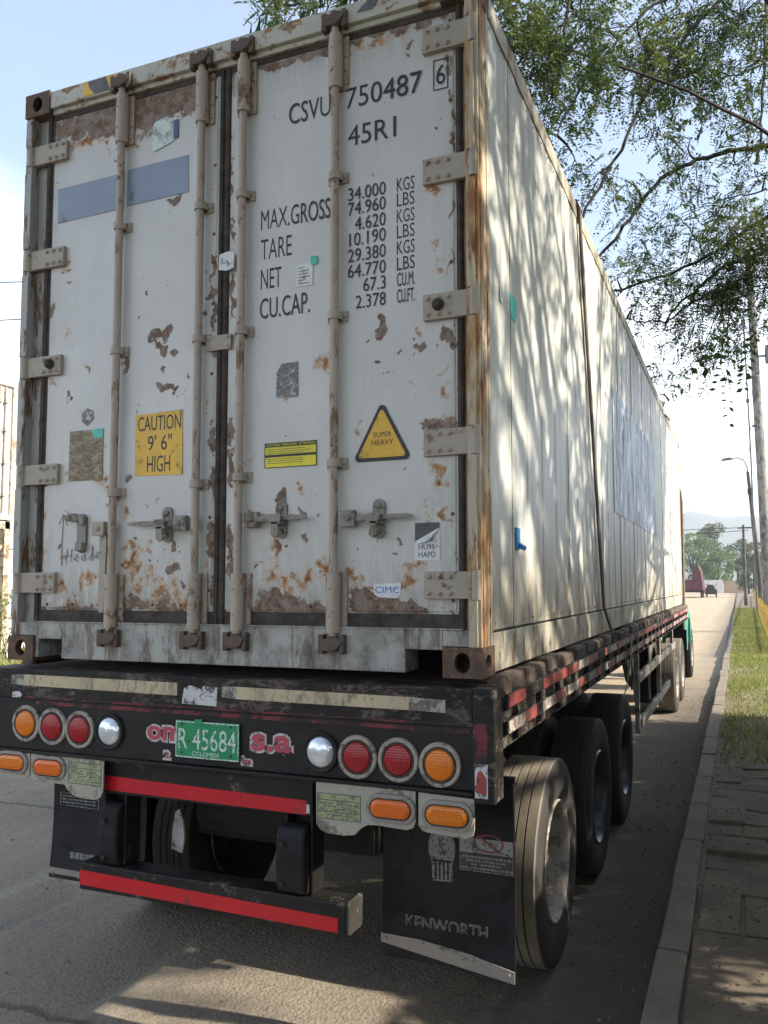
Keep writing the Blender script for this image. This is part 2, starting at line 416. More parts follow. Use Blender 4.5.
M['leafolive'] = leaf('olive_leaves', (0.07, 0.09, 0.035), (0.13, 0.14, 0.06), (0.17, 0.14, 0.06), 0.2)
M['grass'] = leaf('verge_grass_blades', (0.17, 0.21, 0.045), (0.28, 0.30, 0.085), (0.34, 0.30, 0.12), 0.35)
M['litter'] = leaf('dry_leaf_litter', (0.07, 0.05, 0.03), (0.17, 0.13, 0.08), (0.04, 0.03, 0.02), 0.1)
M['weed'] = leaf('dry_weed_leaves', (0.14, 0.17, 0.05), (0.28, 0.27, 0.10), (0.25, 0.22, 0.09), 0.3)
M['concrete'] = worn('grey_pole_concrete', (0.24, 0.225, 0.205), (0.15, 0.135, 0.12), 0.3, 4, (1, 1, 0.4), 0.85)
M['polewood'] = worn('dark_timber_pole', (0.15, 0.125, 0.105), (0.08, 0.065, 0.05), 0.4, 5, (1, 1, 0.2), 0.9)
M['metalgrey'] = simple('galvanised_metal', (0.16, 0.155, 0.15), 0.6, 0.2)
M['wire'] = simple('black_cable', (0.03, 0.03, 0.032), 0.6)
M['fence'] = worn('yellow_fence_paint', (0.62, 0.38, 0.02), (0.35, 0.2, 0.05), 0.2, 6, rough=0.5)
M['truckred'] = worn('maroon_truck_paint', (0.085, 0.010, 0.016), (0.06, 0.016, 0.016), 0.25, 1.5, rough=0.5)
M['wallwhite'] = worn('whitewashed_wall', (0.62, 0.61, 0.58), (0.4, 0.37, 0.32), 0.2, 1.0, rough=0.8)
def bricks():
    n = N('tan_brick_wall')
    b = n.node('ShaderNodeTexBrick')
    b.inputs['Scale'].default_value = 4
    b.inputs['Color1'].default_value = (0.36, 0.22, 0.13, 1)
    b.inputs['Color2'].default_value = (0.42, 0.28, 0.18, 1)
    b.inputs['Mortar'].default_value = (0.4, 0.36, 0.3, 1)
    mp = n.node('ShaderNodeMapping')
    mp.inputs['Rotation'].default_value = (rad(90), 0, 0)
    n.link(n.tc.outputs['Object'], mp.inputs['Vector'])
    n.link(mp.outputs[0], b.inputs['Vector'])
    return n.set(n.mix(n.ramp(n.noise(0.8, 4), 0.4, 0.8, 0, 0.5), b.outputs['Color'], (0.45, 0.36, 0.26)), 0.85)
M['brick'] = bricks()
M['yardwhite'] = worn('white_yard_container_paint', (0.62, 0.61, 0.58), (0.4, 0.33, 0.25), 0.15, 3, rough=0.5)
M['steelbeige'] = worn('beige_steel_frame', (0.40, 0.35, 0.26), (0.25, 0.17, 0.10), 0.3, 4, rough=0.6)

for k in ('black', 'panel', 'flap', 'rearbeam', 'tyre', 'gasket'):
    M[k].node_tree.nodes['Principled BSDF'].inputs['Specular IOR Level'].default_value = 0.25

# ------------------------------------------------------------------ mesh builder
class MB:
    def __init__(s): s.v, s.f, s.sm = [], [], []
    def add(s, vs, fs, smooth=False):
        o = len(s.v)
        s.v += [tuple(v) for v in vs]
        s.f += [tuple(i + o for i in f) for f in fs]
        s.sm += [smooth] * len(fs)
        return s
    def box(s, x0, x1, y0, y1, z0, z1):
        v = [(x, y, z) for x in (x0, x1) for y in (y0, y1) for z in (z0, z1)]
        return s.add(v, [(0, 1, 3, 2), (4, 6, 7, 5), (0, 4, 5, 1), (2, 3, 7, 6), (0, 2, 6, 4), (1, 5, 7, 3)])
    def prism(s, poly, y0, y1, ax=1):
        """polygon in the plane across axis ax, from y0 to y1 along it"""
        def P(a, b, c): return (a, c, b) if ax == 1 else ((c, a, b) if ax == 0 else (a, b, c))
        n = len(poly)
        v = [P(a, b, y0) for a, b in poly] + [P(a, b, y1) for a, b in poly]
        fs = [tuple(range(n)), tuple(range(2 * n - 1, n - 1, -1))]
        fs += [(i, i + n, (i + 1) % n + n, (i + 1) % n) for i in range(n)]
        return s.add(v, fs)
    def tube(s, pts, r, n=10, caps=True):
        pts = [Vector(p) for p in pts]
        rs = r if isinstance(r, (list, tuple)) else [r] * len(pts)
        vs, fs = [], []
        prev = None
        for i, p in enumerate(pts):
            d = (pts[min(i + 1, len(pts) - 1)] - pts[max(i - 1, 0)])
            if d.length < 1e-9: d = Vector((0, 0, 1))
            d.normalize()
            if prev is None:
                a = d.orthogonal().normalized()
            else:
                a = prev - d * prev.dot(d)
                a = a.normalized() if a.length > 1e-6 else d.orthogonal().normalized()
            prev = a
            b = d.cross(a)
            for k in range(n):
                t = 2 * math.pi * k / n
                vs.append(p + (a * math.cos(t) + b * math.sin(t)) * rs[i])
        for i in range(len(pts) - 1):
            for k in range(n):
                fs.append((i * n + k, i * n + (k + 1) % n, (i + 1) * n + (k + 1) % n, (i + 1) * n + k))
        s.add(vs, fs, True)
        if caps:
            m = len(pts) - 1
            s.add(vs[:n], [tuple(range(n - 1, -1, -1))])
            s.add(vs[m * n:], [tuple(range(n))])
        return s
    def cyl(s, p0, p1, r, n=16): return s.tube([p0, p1], r, n)
    def lathe(s, prof, c, ax=0, n=40, sx=1.0, close=False):
        """profile of (radius, along) turned about axis ax through c; sx stretches sideways"""
        vs, fs = [], []
        for r, a in prof:
            for k in range(n):
                t = 2 * math.pi * k / n
                p, q = r * math.cos(t) * sx, r * math.sin(t)
                vs.append((c[0] + a, c[1] + p, c[2] + q) if ax == 0 else (c[0] + p, c[1] + a, c[2] + q) if ax == 1 else (c[0] + p, c[1] + q, c[2] + a))
        for i in range(len(prof) - 1):
            for k in range(n):
                fs.append((i * n + k, i * n + (k + 1) % n, (i + 1) * n + (k + 1) % n, (i + 1) * n + k))
        s.add(vs, fs, True)
        if prof[-1][0] > 1e-6 and close: s.add(vs[-n:], [tuple(range(n))])
        return s
    def dome(s, c, r, h, n=10, ax=1, sgn=-1):
        return s.lathe([(r, 0), (r * 0.9, sgn * h * 0.55), (r * 0.55, sgn * h * 0.92), (0.0005, sgn * h)], c, ax, n)
    def sheet(s, pts, thick, ax=1):
        return s
    def build(s, name, mat, parent=None, bevel=0.0, off=None):
        me = bpy.data.meshes.new(name)
        if off is None:
            off = Vector((0, 0, 0))
            p = parent
            while p is not None:
                off = off + p.location
                p = p.parent
        me.from_pydata([(v[0] - off[0], v[1] - off[1], v[2] - off[2]) for v in s.v], [], s.f)
        for p, sm in zip(me.polygons, s.sm): p.use_smooth = sm
        me.validate()
        me.materials.append(mat)
        if any(s.sm): me.set_sharp_from_angle(angle=rad(33))
        ob = bpy.data.objects.new(name, me)
        C.objects.link(ob)
        if parent is not None: ob.parent = parent
        if bevel:
            b = ob.modifiers.new('bevel', 'BEVEL')
            b.width = bevel
            b.segments = 2
            b.limit_method = 'ANGLE'
            b.angle_limit = rad(40)
        recalc(me)
        return ob

import bmesh
def recalc(me):
    bm = bmesh.new()
    bm.from_mesh(me)
    bmesh.ops.recalc_face_normals(bm, faces=bm.faces)
    bm.to_mesh(me)
    bm.free()

def tag(o, label=None, cat=None, group=None, kind=None):
    if label: o['label'] = label
    if cat: o['category'] = cat
    if group: o['group'] = group
    if kind: o['kind'] = kind
    return o
def empty(name, loc, label, cat, group=None):
    o = bpy.data.objects.new(name, None)
    C.objects.link(o)
    o.location = loc
    o.empty_display_size = 0.2
    return tag(o, label, cat, group)
def copy_tree(o, parent=None):
    c = o.copy()
    C.objects.link(c)
    if parent is not None: c.parent = parent
    for ch in list(o.children): copy_tree(ch, c)
    return c
def offs(parent):
    off = Vector((0, 0, 0))
    while parent is not None:
        off = off + parent.location
        parent = parent.parent
    return off

def text(s, x0, x1, z0, z1, y, mat, parent, name='lettering', grow=0.0, thick=0.0006, shear=0.0, turn=None):
    """lettering on a plane facing -y, fitted to the box x0..x1, z0..z1"""
    cu = bpy.data.curves.new('lettering', 'FONT')
    cu.body = s
    cu.size = 1
    cu.offset = grow
    cu.extrude = 0.01
    cu.shear = shear
    cu.resolution_u = 3
    tmp = bpy.data.objects.new('tmp_lettering', cu)
    C.objects.link(tmp)
    dg = bpy.context.evaluated_depsgraph_get()
    me = bpy.data.meshes.new_from_object(tmp.evaluated_get(dg))
    bpy.data.objects.remove(tmp)
    bpy.data.curves.remove(cu)
    n = len(me.vertices)
    co = np.empty(n * 3)
    me.vertices.foreach_get('co', co)
    co = co.reshape(-1, 3)
    a, b = co[:, :2].min(0), co[:, :2].max(0)
    p = np.empty_like(co)
    p[:, 0] = x0 + (co[:, 0] - a[0]) / (b[0] - a[0]) * (x1 - x0)
    p[:, 2] = z0 + (co[:, 1] - a[1]) / (b[1] - a[1]) * (z1 - z0)
    p[:, 1] = y - (co[:, 2] + 0.01) / 0.02 * thick
    p -= np.array(offs(parent))
    me.vertices.foreach_set('co', p.ravel())
    me.update()
    me.materials.clear()
    me.materials.append(mat)
    me.name = name
    ob = bpy.data.objects.new(name, me)
    C.objects.link(ob)
    ob.parent = parent
    return ob

def sticker(name, poly, y, mat, parent, thick=0.0012, label=None):
    o = MB().prism(poly, y - thick, y).build(name, mat, parent)
    if label: o['label'] = label
    return o
def rect(x0, x1, z0, z1): return [(x0, z0), (x1, z0), (x1, z1), (x0, z1)]
def pill(cx, cz, w, h, n=10):
    r = h / 2
    out = []
    for k in range(n + 1):
        t = -math.pi / 2 + math.pi * k / n
        out.append((cx + w / 2 - r + r * math.cos(t), cz + r * math.sin(t)))
    for k in range(n + 1):
        t = math.pi / 2 + math.pi * k / n
        out.append((cx - w / 2 + r + r * math.cos(t), cz + r * math.sin(t)))
    return out
def circ(cx, cz, r, n=32, sx=1): return [(cx + r * sx * math.cos(2 * math.pi * k / n), cz + r * math.sin(2 * math.pi * k / n)) for k in range(n)]

# ------------------------------------------------------------------ the setting: ground, road, kerb, verge, hills
def grid_sheet(name, x0, x1, y0, y1, z, mat, nx=1, ny=1, wob=0.0):
    xs, ys = np.linspace(x0, x1, nx + 1), np.linspace(y0, y1, ny + 1)
    vs = [(x, y, z + (random.uniform(-wob, wob) if wob else 0)) for y in ys for x in xs]
    fs = [(j * (nx + 1) + i, j * (nx + 1) + i + 1, (j + 1) * (nx + 1) + i + 1, (j + 1) * (nx + 1) + i) for j in range(ny) for i in range(nx)]
    mb = MB()
    mb.add(vs, fs, bool(wob))
    return mb.build(name, mat)
tag(grid_sheet('ground', -2500, 2500, -400, 3000, -0.03, M['ground']), kind='structure')
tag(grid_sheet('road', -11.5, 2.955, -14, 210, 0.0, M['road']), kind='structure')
# kerb stones in slightly uneven lengths
kb = MB()
y = -8.0
while y < 130:
    l = random.uniform(0.85, 1.1) if y < 20 else 4.0
    dx, dz = random.uniform(-0.012, 0.012), random.uniform(-0.012, 0.008)
    sh = 0.0028 * max(0, y - 5)
    kb.box(2.945 + dx + sh, 3.09 + dx + sh, y, y + l - 0.012, -0.05, 0.135 + dz)
    y += l
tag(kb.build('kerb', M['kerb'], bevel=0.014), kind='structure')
tag(grid_sheet('verge', 3.07, 14, -10, 200, 0.10, M['soil'], 20, 200, 0.012), kind='structure')
# concrete slab near the camera and broken paving beyond it
pv = MB()
pv.box(3.098, 5.4, -8, 1.58, -0.02, 0.127)
y = 1.61
row = 0
while y < 5.75:
    d = random.choice((0.24, 0.30, 0.42)) if row else 0.62
    x = 3.10 + random.uniform(0, 0.02)
    while x < 5.3:
        w = random.choice((0.24, 0.26, 0.40))
        if random.random() > 0.12 or x > 3.9:
            h = 0.128 + random.uniform(-0.03, 0.012)
            tx, ty = random.uniform(-0.02, 0.02), random.uniform(-0.018, 0.018)
            x1, y1 = x + w - random.uniform(0.008, 0.022), y + d - random.uniform(0.008, 0.025)
            r0 = [random.uniform(-0.012, 0.012) for _ in range(8)]
            v = [(x + r0[0], y + r0[1], h), (x1 + r0[2], y + r0[3], h + tx), (x1 + r0[4], y1 + r0[5], h + tx + ty), (x + r0[6], y1 + r0[7], h + ty)]
            v = [(a, b, 0.02) for a, b, c in v] + v
            pv.add(v, [(3, 2, 1, 0), (4, 5, 6, 7), (0, 1, 5, 4), (1, 2, 6, 5), (2, 3, 7, 6), (3, 0, 4, 7)])
        x += w
    y += d
    row += 1
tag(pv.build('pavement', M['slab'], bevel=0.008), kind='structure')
# hills on the skyline
hv, hf = [], []
nx_, ny_ = 90, 14
for j in range(ny_ + 1):
    for i in range(nx_ + 1):
        x = -1800 + 3200 * i / nx_
        t = j / ny_
        ridge = 118 + 26 * math.sin(x * 0.0055 + 0.6) + 16 * math.sin(x * 0.0135 + 2.0) + 8 * math.sin(x * 0.04) + (34 * math.exp(-((x + 95) / 75) ** 2))
        z = ridge * math.sin(math.pi * min(1, t * 1.0) * 0.5) + random.uniform(-1, 1) * 2.5
        hv.append((x, 1400 + 600 * t, z - 2))
for j in range(ny_):
    for i in range(nx_):
        hf.append((j * (nx_ + 1) + i, j * (nx_ + 1) + i + 1, (j + 1) * (nx_ + 1) + i + 1, (j + 1) * (nx_ + 1) + i))
tag(MB().add(hv, hf, True).build('hills', M['hill']), kind='structure')

# ------------------------------------------------------------------ the shipping container
B = 1.56
box_root = empty('shipping_container', (1.219, 6.1, B), 'long white refrigerated shipping container with rust stained doors riding on the flatbed trailer', 'shipping container')
DY = 0.035
PEEL = [(0.193, 4.249, 0.093, 0.065), (0.292, 4.264, 0.105, 0.074), (0.453, 4.276, 0.14, 0.084), (0.642, 4.275, 0.135, 0.083), (0.765, 4.237, 0.108, 0.102), (0.854, 4.252, 0.13, 0.086), (0.971, 4.25, 0.093, 0.08), (1.058, 4.259, 0.057, 0.069), (0.5, 4.193, 0.101, 0.037), (0.817, 3.111, 0.041, 0.029), (0.898, 3.125, 0.029, 0.033), (0.847, 3.059, 0.024, 0.019), (0.883, 3.04, 0.023, 0.024), (0.935, 3.006, 0.015, 0.014), (0.868, 2.946, 0.023, 0.012), (0.881, 2.859, 0.035, 0.017), (0.939, 2.829, 0.034, 0.014), (0.919, 3.74, 0.046, 0.019), (0.654, 2.988, 0.018, 0.05), (0.169, 3.306, 0.013, 0.041), (0.776, 3.326, 0.009, 0.008), (1.107, 3.176, 0.011, 0.01), (1.152, 3.388, 0.014, 0.067), (1.154, 3.283, 0.014, 0.047), (1.156, 3.165, 0.014, 0.057), (1.154, 3.001, 0.011, 0.038), (1.167, 2.582, 0.016, 0.055), (1.165, 2.376, 0.014, 0.073), (1.164, 2.127, 0.016, 0.1), (1.174, 1.902, 0.016, 0.063), (0.687, 2.433, 0.018, 0.02), (0.9, 1.833, 0.039, 0.06), (0.952, 2.012, 0.02, 0.028), (0.95, 2.09, 0.012, 0.018), (0.739, 1.836, 0.075, 0.032), (0.182, 1.794, 0.032, 0.03), (0.379, 1.796, 0.111, 0.025), (0.968, 1.801, 0.077, 0.022), (1.021, 1.934, 0.016, 0.016), (0.821, 2.041, 0.011, 0.009), (1.224, 4.376, 0.033, 0.147), (1.219, 4.037, 0.013, 0.087), (1.239, 3.792, 0.011, 0.096), (1.248, 3.553, 0.011, 0.067), (1.259, 3.222, 0.011, 0.094), (1.258, 2.622, 0.021, 0.064), (1.261, 2.44, 0.015, 0.082), (1.266, 2.124, 0.021, 0.071), (1.267, 2.013, 0.027, 0.063), (1.442, 4.302, 0.074, 0.033), (1.599, 4.301, 0.091, 0.033), (1.725, 4.316, 0.05, 0.042), (1.335, 4.3, 0.043, 0.034), (1.824, 4.308, 0.069, 0.032), (1.859, 4.336, 0.029, 0.055), (1.969, 4.325, 0.048, 0.032), (2.087, 4.321, 0.065, 0.032), (2.202, 4.317, 0.045, 0.031), (2.269, 4.316, 0.036, 0.035), (2.128, 4.22, 0.012, 0.015), (2.128, 4.176, 0.009, 0.011), (2.308, 4.104, 0.013, 0.035), (2.316, 3.95, 0.009, 0.03), (2.32, 3.85, 0.008, 0.035), (2.319, 3.755, 0.009, 0.042), (2.318, 3.627, 0.009, 0.034), (2.321, 3.457, 0.007, 0.043), (2.324, 3.245, 0.007, 0.033), (2.297, 2.949, 0.025, 0.029), (2.318, 2.913, 0.013, 0.041), (2.003, 3.005, 0.018, 0.034), (1.984, 2.977, 0.014, 0.012), (1.929, 2.936, 0.01, 0.01), (1.984, 2.845, 0.012, 0.013), (2.035, 2.805, 0.009, 0.008), (2.012, 2.803, 0.007, 0.006), (2.071, 2.891, 0.009, 0.007), (2.179, 2.904, 0.013, 0.025), (2.156, 2.911, 0.009, 0.009), (2.139, 2.892, 0.006, 0.007), (2.26, 2.573, 0.064, 0.029), (1.521, 2.285, 0.03, 0.027), (1.636, 2.137, 0.02, 0.025), (1.635, 2.237, 0.013, 0.022), (1.606, 2.203, 0.01, 0.009), (1.503, 2.097, 0.01, 0.013), (1.538, 2.118, 0.01, 0.009), (1.572, 2.204, 0.007, 0.009), (1.709, 2.213, 0.009, 0.009), (1.47, 1.858, 0.06, 0.047), (1.55, 1.833, 0.079, 0.047), (1.619, 1.816, 0.049, 0.034), (1.41, 1.81, 0.031, 0.035), (1.908, 1.844, 0.063, 0.046), (1.994, 1.828, 0.071, 0.041), (2.065, 1.825, 0.053, 0.037), (1.697, 1.83, 0.047, 0.03), (2.162, 1.821, 0.051, 0.032), (2.102, 2.381, 0.009, 0.006), (1.344, 2.471, 0.008, 0.007), (1.553, 2.573, 0.008, 0.006), (2.083, 2.106, 0.012, 0.011), (2.066, 2.271, 0.006, 0.005), (2.052, 2.041, 0.007, 0.006)]
RUST = [(0.316, 4.148, 0.045, 0.026), (0.399, 4.167, 0.065, 0.036), (0.522, 4.116, 0.031, 0.021), (0.678, 4.073, 0.031, 0.021), (0.76, 4.197, 0.048, 0.051), (0.914, 4.228, 0.081, 0.035), (0.583, 4.159, 0.025, 0.02), (0.278, 3.2, 0.016, 0.026), (0.203, 2.932, 0.016, 0.025), (0.279, 3.518, 0.02, 0.01), (0.318, 2.437, 0.019, 0.02), (0.531, 2.421, 0.024, 0.044), (0.692, 2.256, 0.024, 0.033), (0.411, 1.935, 0.031, 0.043), (0.484, 1.969, 0.049, 0.034), (0.382, 1.873, 0.019, 0.02), (0.292, 1.926, 0.025, 0.029), (0.716, 2.033, 0.053, 0.042), (0.674, 2.081, 0.023, 0.024), (0.701, 1.963, 0.064, 0.038), (0.754, 1.925, 0.047, 0.037), (0.835, 1.934, 0.029, 0.037), (0.881, 1.911, 0.04, 0.037), (0.899, 1.856, 0.051, 0.06), (0.972, 1.874, 0.028, 0.045), (0.703, 2.099, 0.029, 0.019), (0.793, 1.995, 0.017, 0.024), (0.169, 2.274, 0.02, 0.02), (0.164, 2.085, 0.019, 0.035), (1.539, 1.941, 0.03, 0.044), (1.489, 1.975, 0.03, 0.03), (1.609, 1.932, 0.034, 0.03), (1.657, 1.949, 0.024, 0.03), (1.743, 1.995, 0.038, 0.034), (1.847, 1.989, 0.037, 0.033), (1.894, 1.931, 0.027, 0.029), (2.123, 1.946, 0.035, 0.036), (2.14, 1.991, 0.022, 0.033), (1.958, 1.893, 0.018, 0.016), (2.237, 2.394, 0.026, 0.024), (2.272, 2.339, 0.021, 0.028), (2.207, 2.245, 0.025, 0.029), (2.284, 2.202, 0.012, 0.021), (2.215, 2.184, 0.013, 0.033), (2.18, 2.023, 0.013, 0.021), (1.734, 2.884, 0.029, 0.027), (2.274, 2.711, 0.015, 0.02), (2.277, 3.249, 0.017, 0.017), (2.302, 3.207, 0.009, 0.017), (2.264, 3.318, 0.009, 0.008), (2.234, 3.566, 0.022, 0.017), (2.11, 4.297, 0.042, 0.027), (1.993, 4.273, 0.047, 0.027), (1.898, 4.276, 0.024, 0.023), (2.269, 4.338, 0.027, 0.022), (1.825, 4.271, 0.024, 0.023), (1.493, 2.097, 0.025, 0.043), (2.216, 2.485, 0.018, 0.012)]

def door(x0, x1, z0, z1):
    """front sheet as a fine lattice that carries the wear, with a folded edge behind"""
    st = 0.006
    nx, nz = int((x1 - x0) / st), int((z1 - z0) / st)
    xs, zs = np.linspace(x0, x1, nx + 1), np.linspace(z0, z1, nz + 1)
    X, Zz = np.meshgrid(xs, zs)
    peel, rust = np.zeros_like(X), np.zeros_like(X)
    def field(cell):
        a, b = int((x1 - x0) / cell) + 3, int((z1 - z0) / cell) + 3
        g = rng.normal(0, 1, (b, a))
        u, v = (X - x0) / cell, (Zz - z0) / cell
        i, j = u.astype(int), v.astype(int)
        fu, fv = u - i, v - j
        fu, fv = fu * fu * (3 - 2 * fu), fv * fv * (3 - 2 * fv)
        return (g[j, i] * (1 - fu) + g[j, i + 1] * fu) * (1 - fv) + (g[j + 1, i] * (1 - fu) + g[j + 1, i + 1] * fu) * fv
    X0, Z0_ = X, Zz
    wx = field(0.045) * 0.012 + field(0.018) * 0.007
    wz = field(0.045) * 0.014 + field(0.018) * 0.008
    X, Zz = X + wx, Zz + wz
    extra_p = [(random.uniform(x0, x1), z0 + random.random() ** 3.5 * (z1 - z0), random.uniform(0.002, 0.007), random.uniform(0.003, 0.010)) for _ in range(60)]
    extra_r = [(random.uniform(x0, x1), z0 + 0.02 + random.random() ** 3 * (z1 - z0) * 0.5, random.uniform(0.004, 0.02), random.uniform(0.005, 0.02)) for _ in range(40)]
    extra_r += [(a + random.uniform(-1.6, 1.6) * c, b + random.uniform(-1.6, 1.6) * d, c * random.uniform(0.2, 0.5), d * random.uniform(0.2, 0.6)) for a, b, c, d in RUST for _ in range(2)]
    for lst, arr in ((PEEL + extra_p, peel), (RUST + extra_r, rust)):
        for cx, cz, rx, rz in lst:
            d = ((X - cx) / (rx * 1.15)) ** 2 + ((Zz - cz) / (rz * 1.15)) ** 2
            np.maximum(arr, np.exp(-d * 0.75), out=arr)
    # rust runs down from its source
    runs = np.zeros_like(X)
    for cx, cz, rx, rz in RUST + extra_r:
        d = ((X - cx) / (rx * 0.6)) ** 2
        below = np.clip((cz - Zz) / (rz * 4), 0, 1)
        runs = np.maximum(runs, np.exp(-d) * np.where((Zz < cz), 1 - below, 0) * 0.45)
    rust = np.maximum(rust, runs)
    rust = rust * (0.78 + 0.3 * field(0.03))
    X, Zz = X0, Z0_
    edge = np.minimum(np.minimum(X - x0, x1 - X), np.minimum(Zz - z0, z1 - Zz))
    peel = np.maximum(peel, np.clip(0.30 - edge / 0.035 * 0.3, 0, 0.30))
    grime = np.clip(np.exp(-(Zz - z0) / 0.22) * 0.9 + np.exp(-(z1 - Zz) / 0.12) * 0.6 + np.exp(-edge / 0.05) * 0.55, 0, 1)
    dent = 0.0025 * np.sin(X * 9 + 1) * np.sin(Zz * 5)
    Y = DY + dent * np.clip(edge / 0.1, 0, 1)
    # the outer margin is a shallow fold
    Y = Y + np.where(edge < 0.012, 0.004, 0)
    co = np.stack([X, Y, Zz], -1).reshape(-1, 3) - np.array(box_root.location)
    idx = np.arange((nx + 1) * (nz + 1)).reshape(nz + 1, nx + 1)
    q = np.stack([idx[:-1, :-1], idx[:-1, 1:], idx[1:, 1:], idx[1:, :-1]], -1).reshape(-1, 4)
    me = bpy.data.meshes.new('door')
    ring = np.concatenate([idx[0, :], idx[1:, -1], idx[-1, -2::-1], idx[-2:0:-1, 0]])
    back = co[ring].copy()
    back[:, 1] = 0.09 - box_root.location.y
    nb = len(co)
    allco = np.concatenate([co, back])
    m = len(ring)
    bi = nb + np.arange(m)
    side = np.stack([ring, np.roll(ring, -1), np.roll(bi, -1), bi], -1)[:, ::-1]
    faces = np.concatenate([q, side])
    me.from_pydata(allco.tolist(), [], faces.tolist())
    for nm, arr in (('peel', peel), ('rust', rust), ('grime', grime)):
        a = me.attributes.new(nm, 'FLOAT', 'POINT')
        a.data.foreach_set('value', np.concatenate([arr.ravel(), np.zeros(m)]).astype(np.float32))
    me.materials.append(M['door'])
    me.update()
    o = bpy.data.objects.new('door', me)
    C.objects.link(o)
    o.parent = box_root
    return o
DZ0, DZ1 = B + 0.245, B + 2.752
doorL = door(0.158, 1.172, DZ0, DZ1)
doorR = door(1.228, 2.335, DZ0, DZ1)
# gaskets: rubber strips round each door
def gasket(x0, x1):
    g = MB()
    w = 0.046
    for a, b, c, d in ((x0 - w, x0 - 0.002, DZ0 - 0.055, DZ1 + 0.05), (x1 + 0.002, x1 + w * 0.62, DZ0 - 0.055, DZ1 + 0.05)):
        g.box(a, b, 0.038, 0.10, c, d)
        g.cyl(((a + b) / 2, 0.04, c), ((a + b) / 2, 0.04, d), 0.012, 8)
    g.box(x0 - 0.002, x1 + 0.002, 0.036, 0.10, DZ1 + 0.002, DZ1 + 0.05)
    g.box(x0 - 0.002, x1 + 0.002, 0.036, 0.10, DZ0 - 0.055, DZ0 - 0.002)
    return g
gasket(0.158, 1.172).build('gasket', M['gasket'], doorL)
gasket(1.246, 2.335).build('gasket', M['gasket'], doorR)
MB().box(0.15, 2.36, 0.1, 0.14, B + 0.15, B + 2.8).build('door_backing', M['dark'], box_root)

# corner posts, header, sill, castings
def post_left():
    p = MB()
    p.box(0.0, 0.042, 0.004, 0.16, B + 0.118, B + 2.778)
    p.box(0.042, 0.112, 0.05, 0.16, B + 0.118, B + 2.778)
    for z0, z1 in ((0.20, 0.315), (0.425, 0.845), (0.965, 1.395), (1.52, 1.94), (2.08, 2.48), (2.62, 2.76)):
        p.box(0.006, 0.05, -0.006, 0.004, B + z0, B + z1)
    return p
post_left().build('corner_post', M['postl'], box_root, 0.004)
p = MB()
p.box(2.386, 2.438, 0.004, 0.165, B + 0.118, B + 2.778)
p.box(2.362, 2.386, 0.05, 0.16, B + 0.118, B + 2.778)
for z0, z1 in ((0.12, 0.30), (0.42, 0.87), (0.99, 1.43), (1.55, 2.0), (2.12, 2.57), (2.69, 2.778)):
    p.box(2.392, 2.425, -0.008, 0.004, B + z0, B + z1)
p.box(2.438, 2.4415, 0.03, 0.075, B + 0.118, B + 2.778)
p.box(2.438, 2.4415, 0.12, 0.15, B + 0.118, B + 2.778)
p.build('corner_post', M['post'], box_root, 0.004)['label'] = 'corner post with flaking paint and orange rust'
for x in (0.0, 2.288):
    q = MB()
    q.box(x, x + 0.15, 12.03, 12.19, B + 0.118, B + 2.778)
    q.build('corner_post', M['post'], box_root, 0.004)
def casting(x0, x1, y0, y1, z0, z1):
    """box fitting with oblong holes in its rear and side faces"""
    c = MB()
    t = 0.03
    yc, zc, xc = (y0 + y1) / 2, (z0 + z1) / 2, (x0 + x1) / 2
    out = y0 < 6
    def holed(rectp, hole, place):
        n = len(hole)
        rp = []
        cx = sum(a for a, b in hole) / n
        cz = sum(b for a, b in hole) / n
        (a0, b0), (a1, b1) = rectp
        for a, b in hole:
            dx, dz = a - cx, b - cz
            k = 1e9
            if abs(dx) > 1e-9: k = min(k, ((a1 - cx) if dx > 0 else (a0 - cx)) / dx)
            if abs(dz) > 1e-9: k = min(k, ((b1 - cz) if dz > 0 else (b0 - cz)) / dz)
            rp.append((cx + dx * k, cz + dz * k))
        for cxx in ((a0, b0), (a0, b1), (a1, b0), (a1, b1)):
            i = min(range(n), key=lambda q: (rp[q][0] - cxx[0]) ** 2 + (rp[q][1] - cxx[1]) ** 2)
            rp[i] = cxx
        vs = [place(a, b, 0) for a, b in rp] + [place(a, b, 0) for a, b in hole] + [place(a, b, t) for a, b in hole]
        fs = []
        for i in range(n):
            j = (i + 1) % n
            fs.append((i, j, n + j, n + i))
            fs.append((n + i, n + j, 2 * n + j, 2 * n + i))
        c.add(vs, fs)
    yr = y0 if out else y1
    sg = 1 if out else -1
    holed(((x0, z0), (x1, z1)), [(xc + 0.032 * math.cos(k * math.pi / 12), zc + 0.040 * math.sin(k * math.pi / 12)) for k in range(24)], lambda a, b, d: (a, yr + sg * d, b))
    right = x1 > 1.2
    xr = x1 if right else x0
    sx = -1 if right else 1
    holed(((y0, z0), (y1, z1)), [(yc + 0.036 * math.cos(k * math.pi / 12), zc + 0.028 * math.sin(k * math.pi / 12)) for k in range(24)], lambda a, b, d: (xr + sx * d, a, b))
    xo = x0 if right else x1
    yo = y1 if out else y0
    c.add([(xo, y0, z0), (xo, y1, z0), (xo, y1, z1), (xo, y0, z1)], [(0, 1, 2, 3)])
    c.add([(x0, yo, z0), (x1, yo, z0), (x1, yo, z1), (x0, yo, z1)], [(0, 1, 2, 3)])
    c.add([(x0, y0, z1), (x1, y0, z1), (x1, y1, z1), (x0, y1, z1)], [(0, 1, 2, 3)])
    c.add([(x0, y0, z0), (x1, y0, z0), (x1, y1, z0), (x0, y1, z0)], [(0, 1, 2, 3)])
    # darkness inside is the closed inner box of iron
    return c
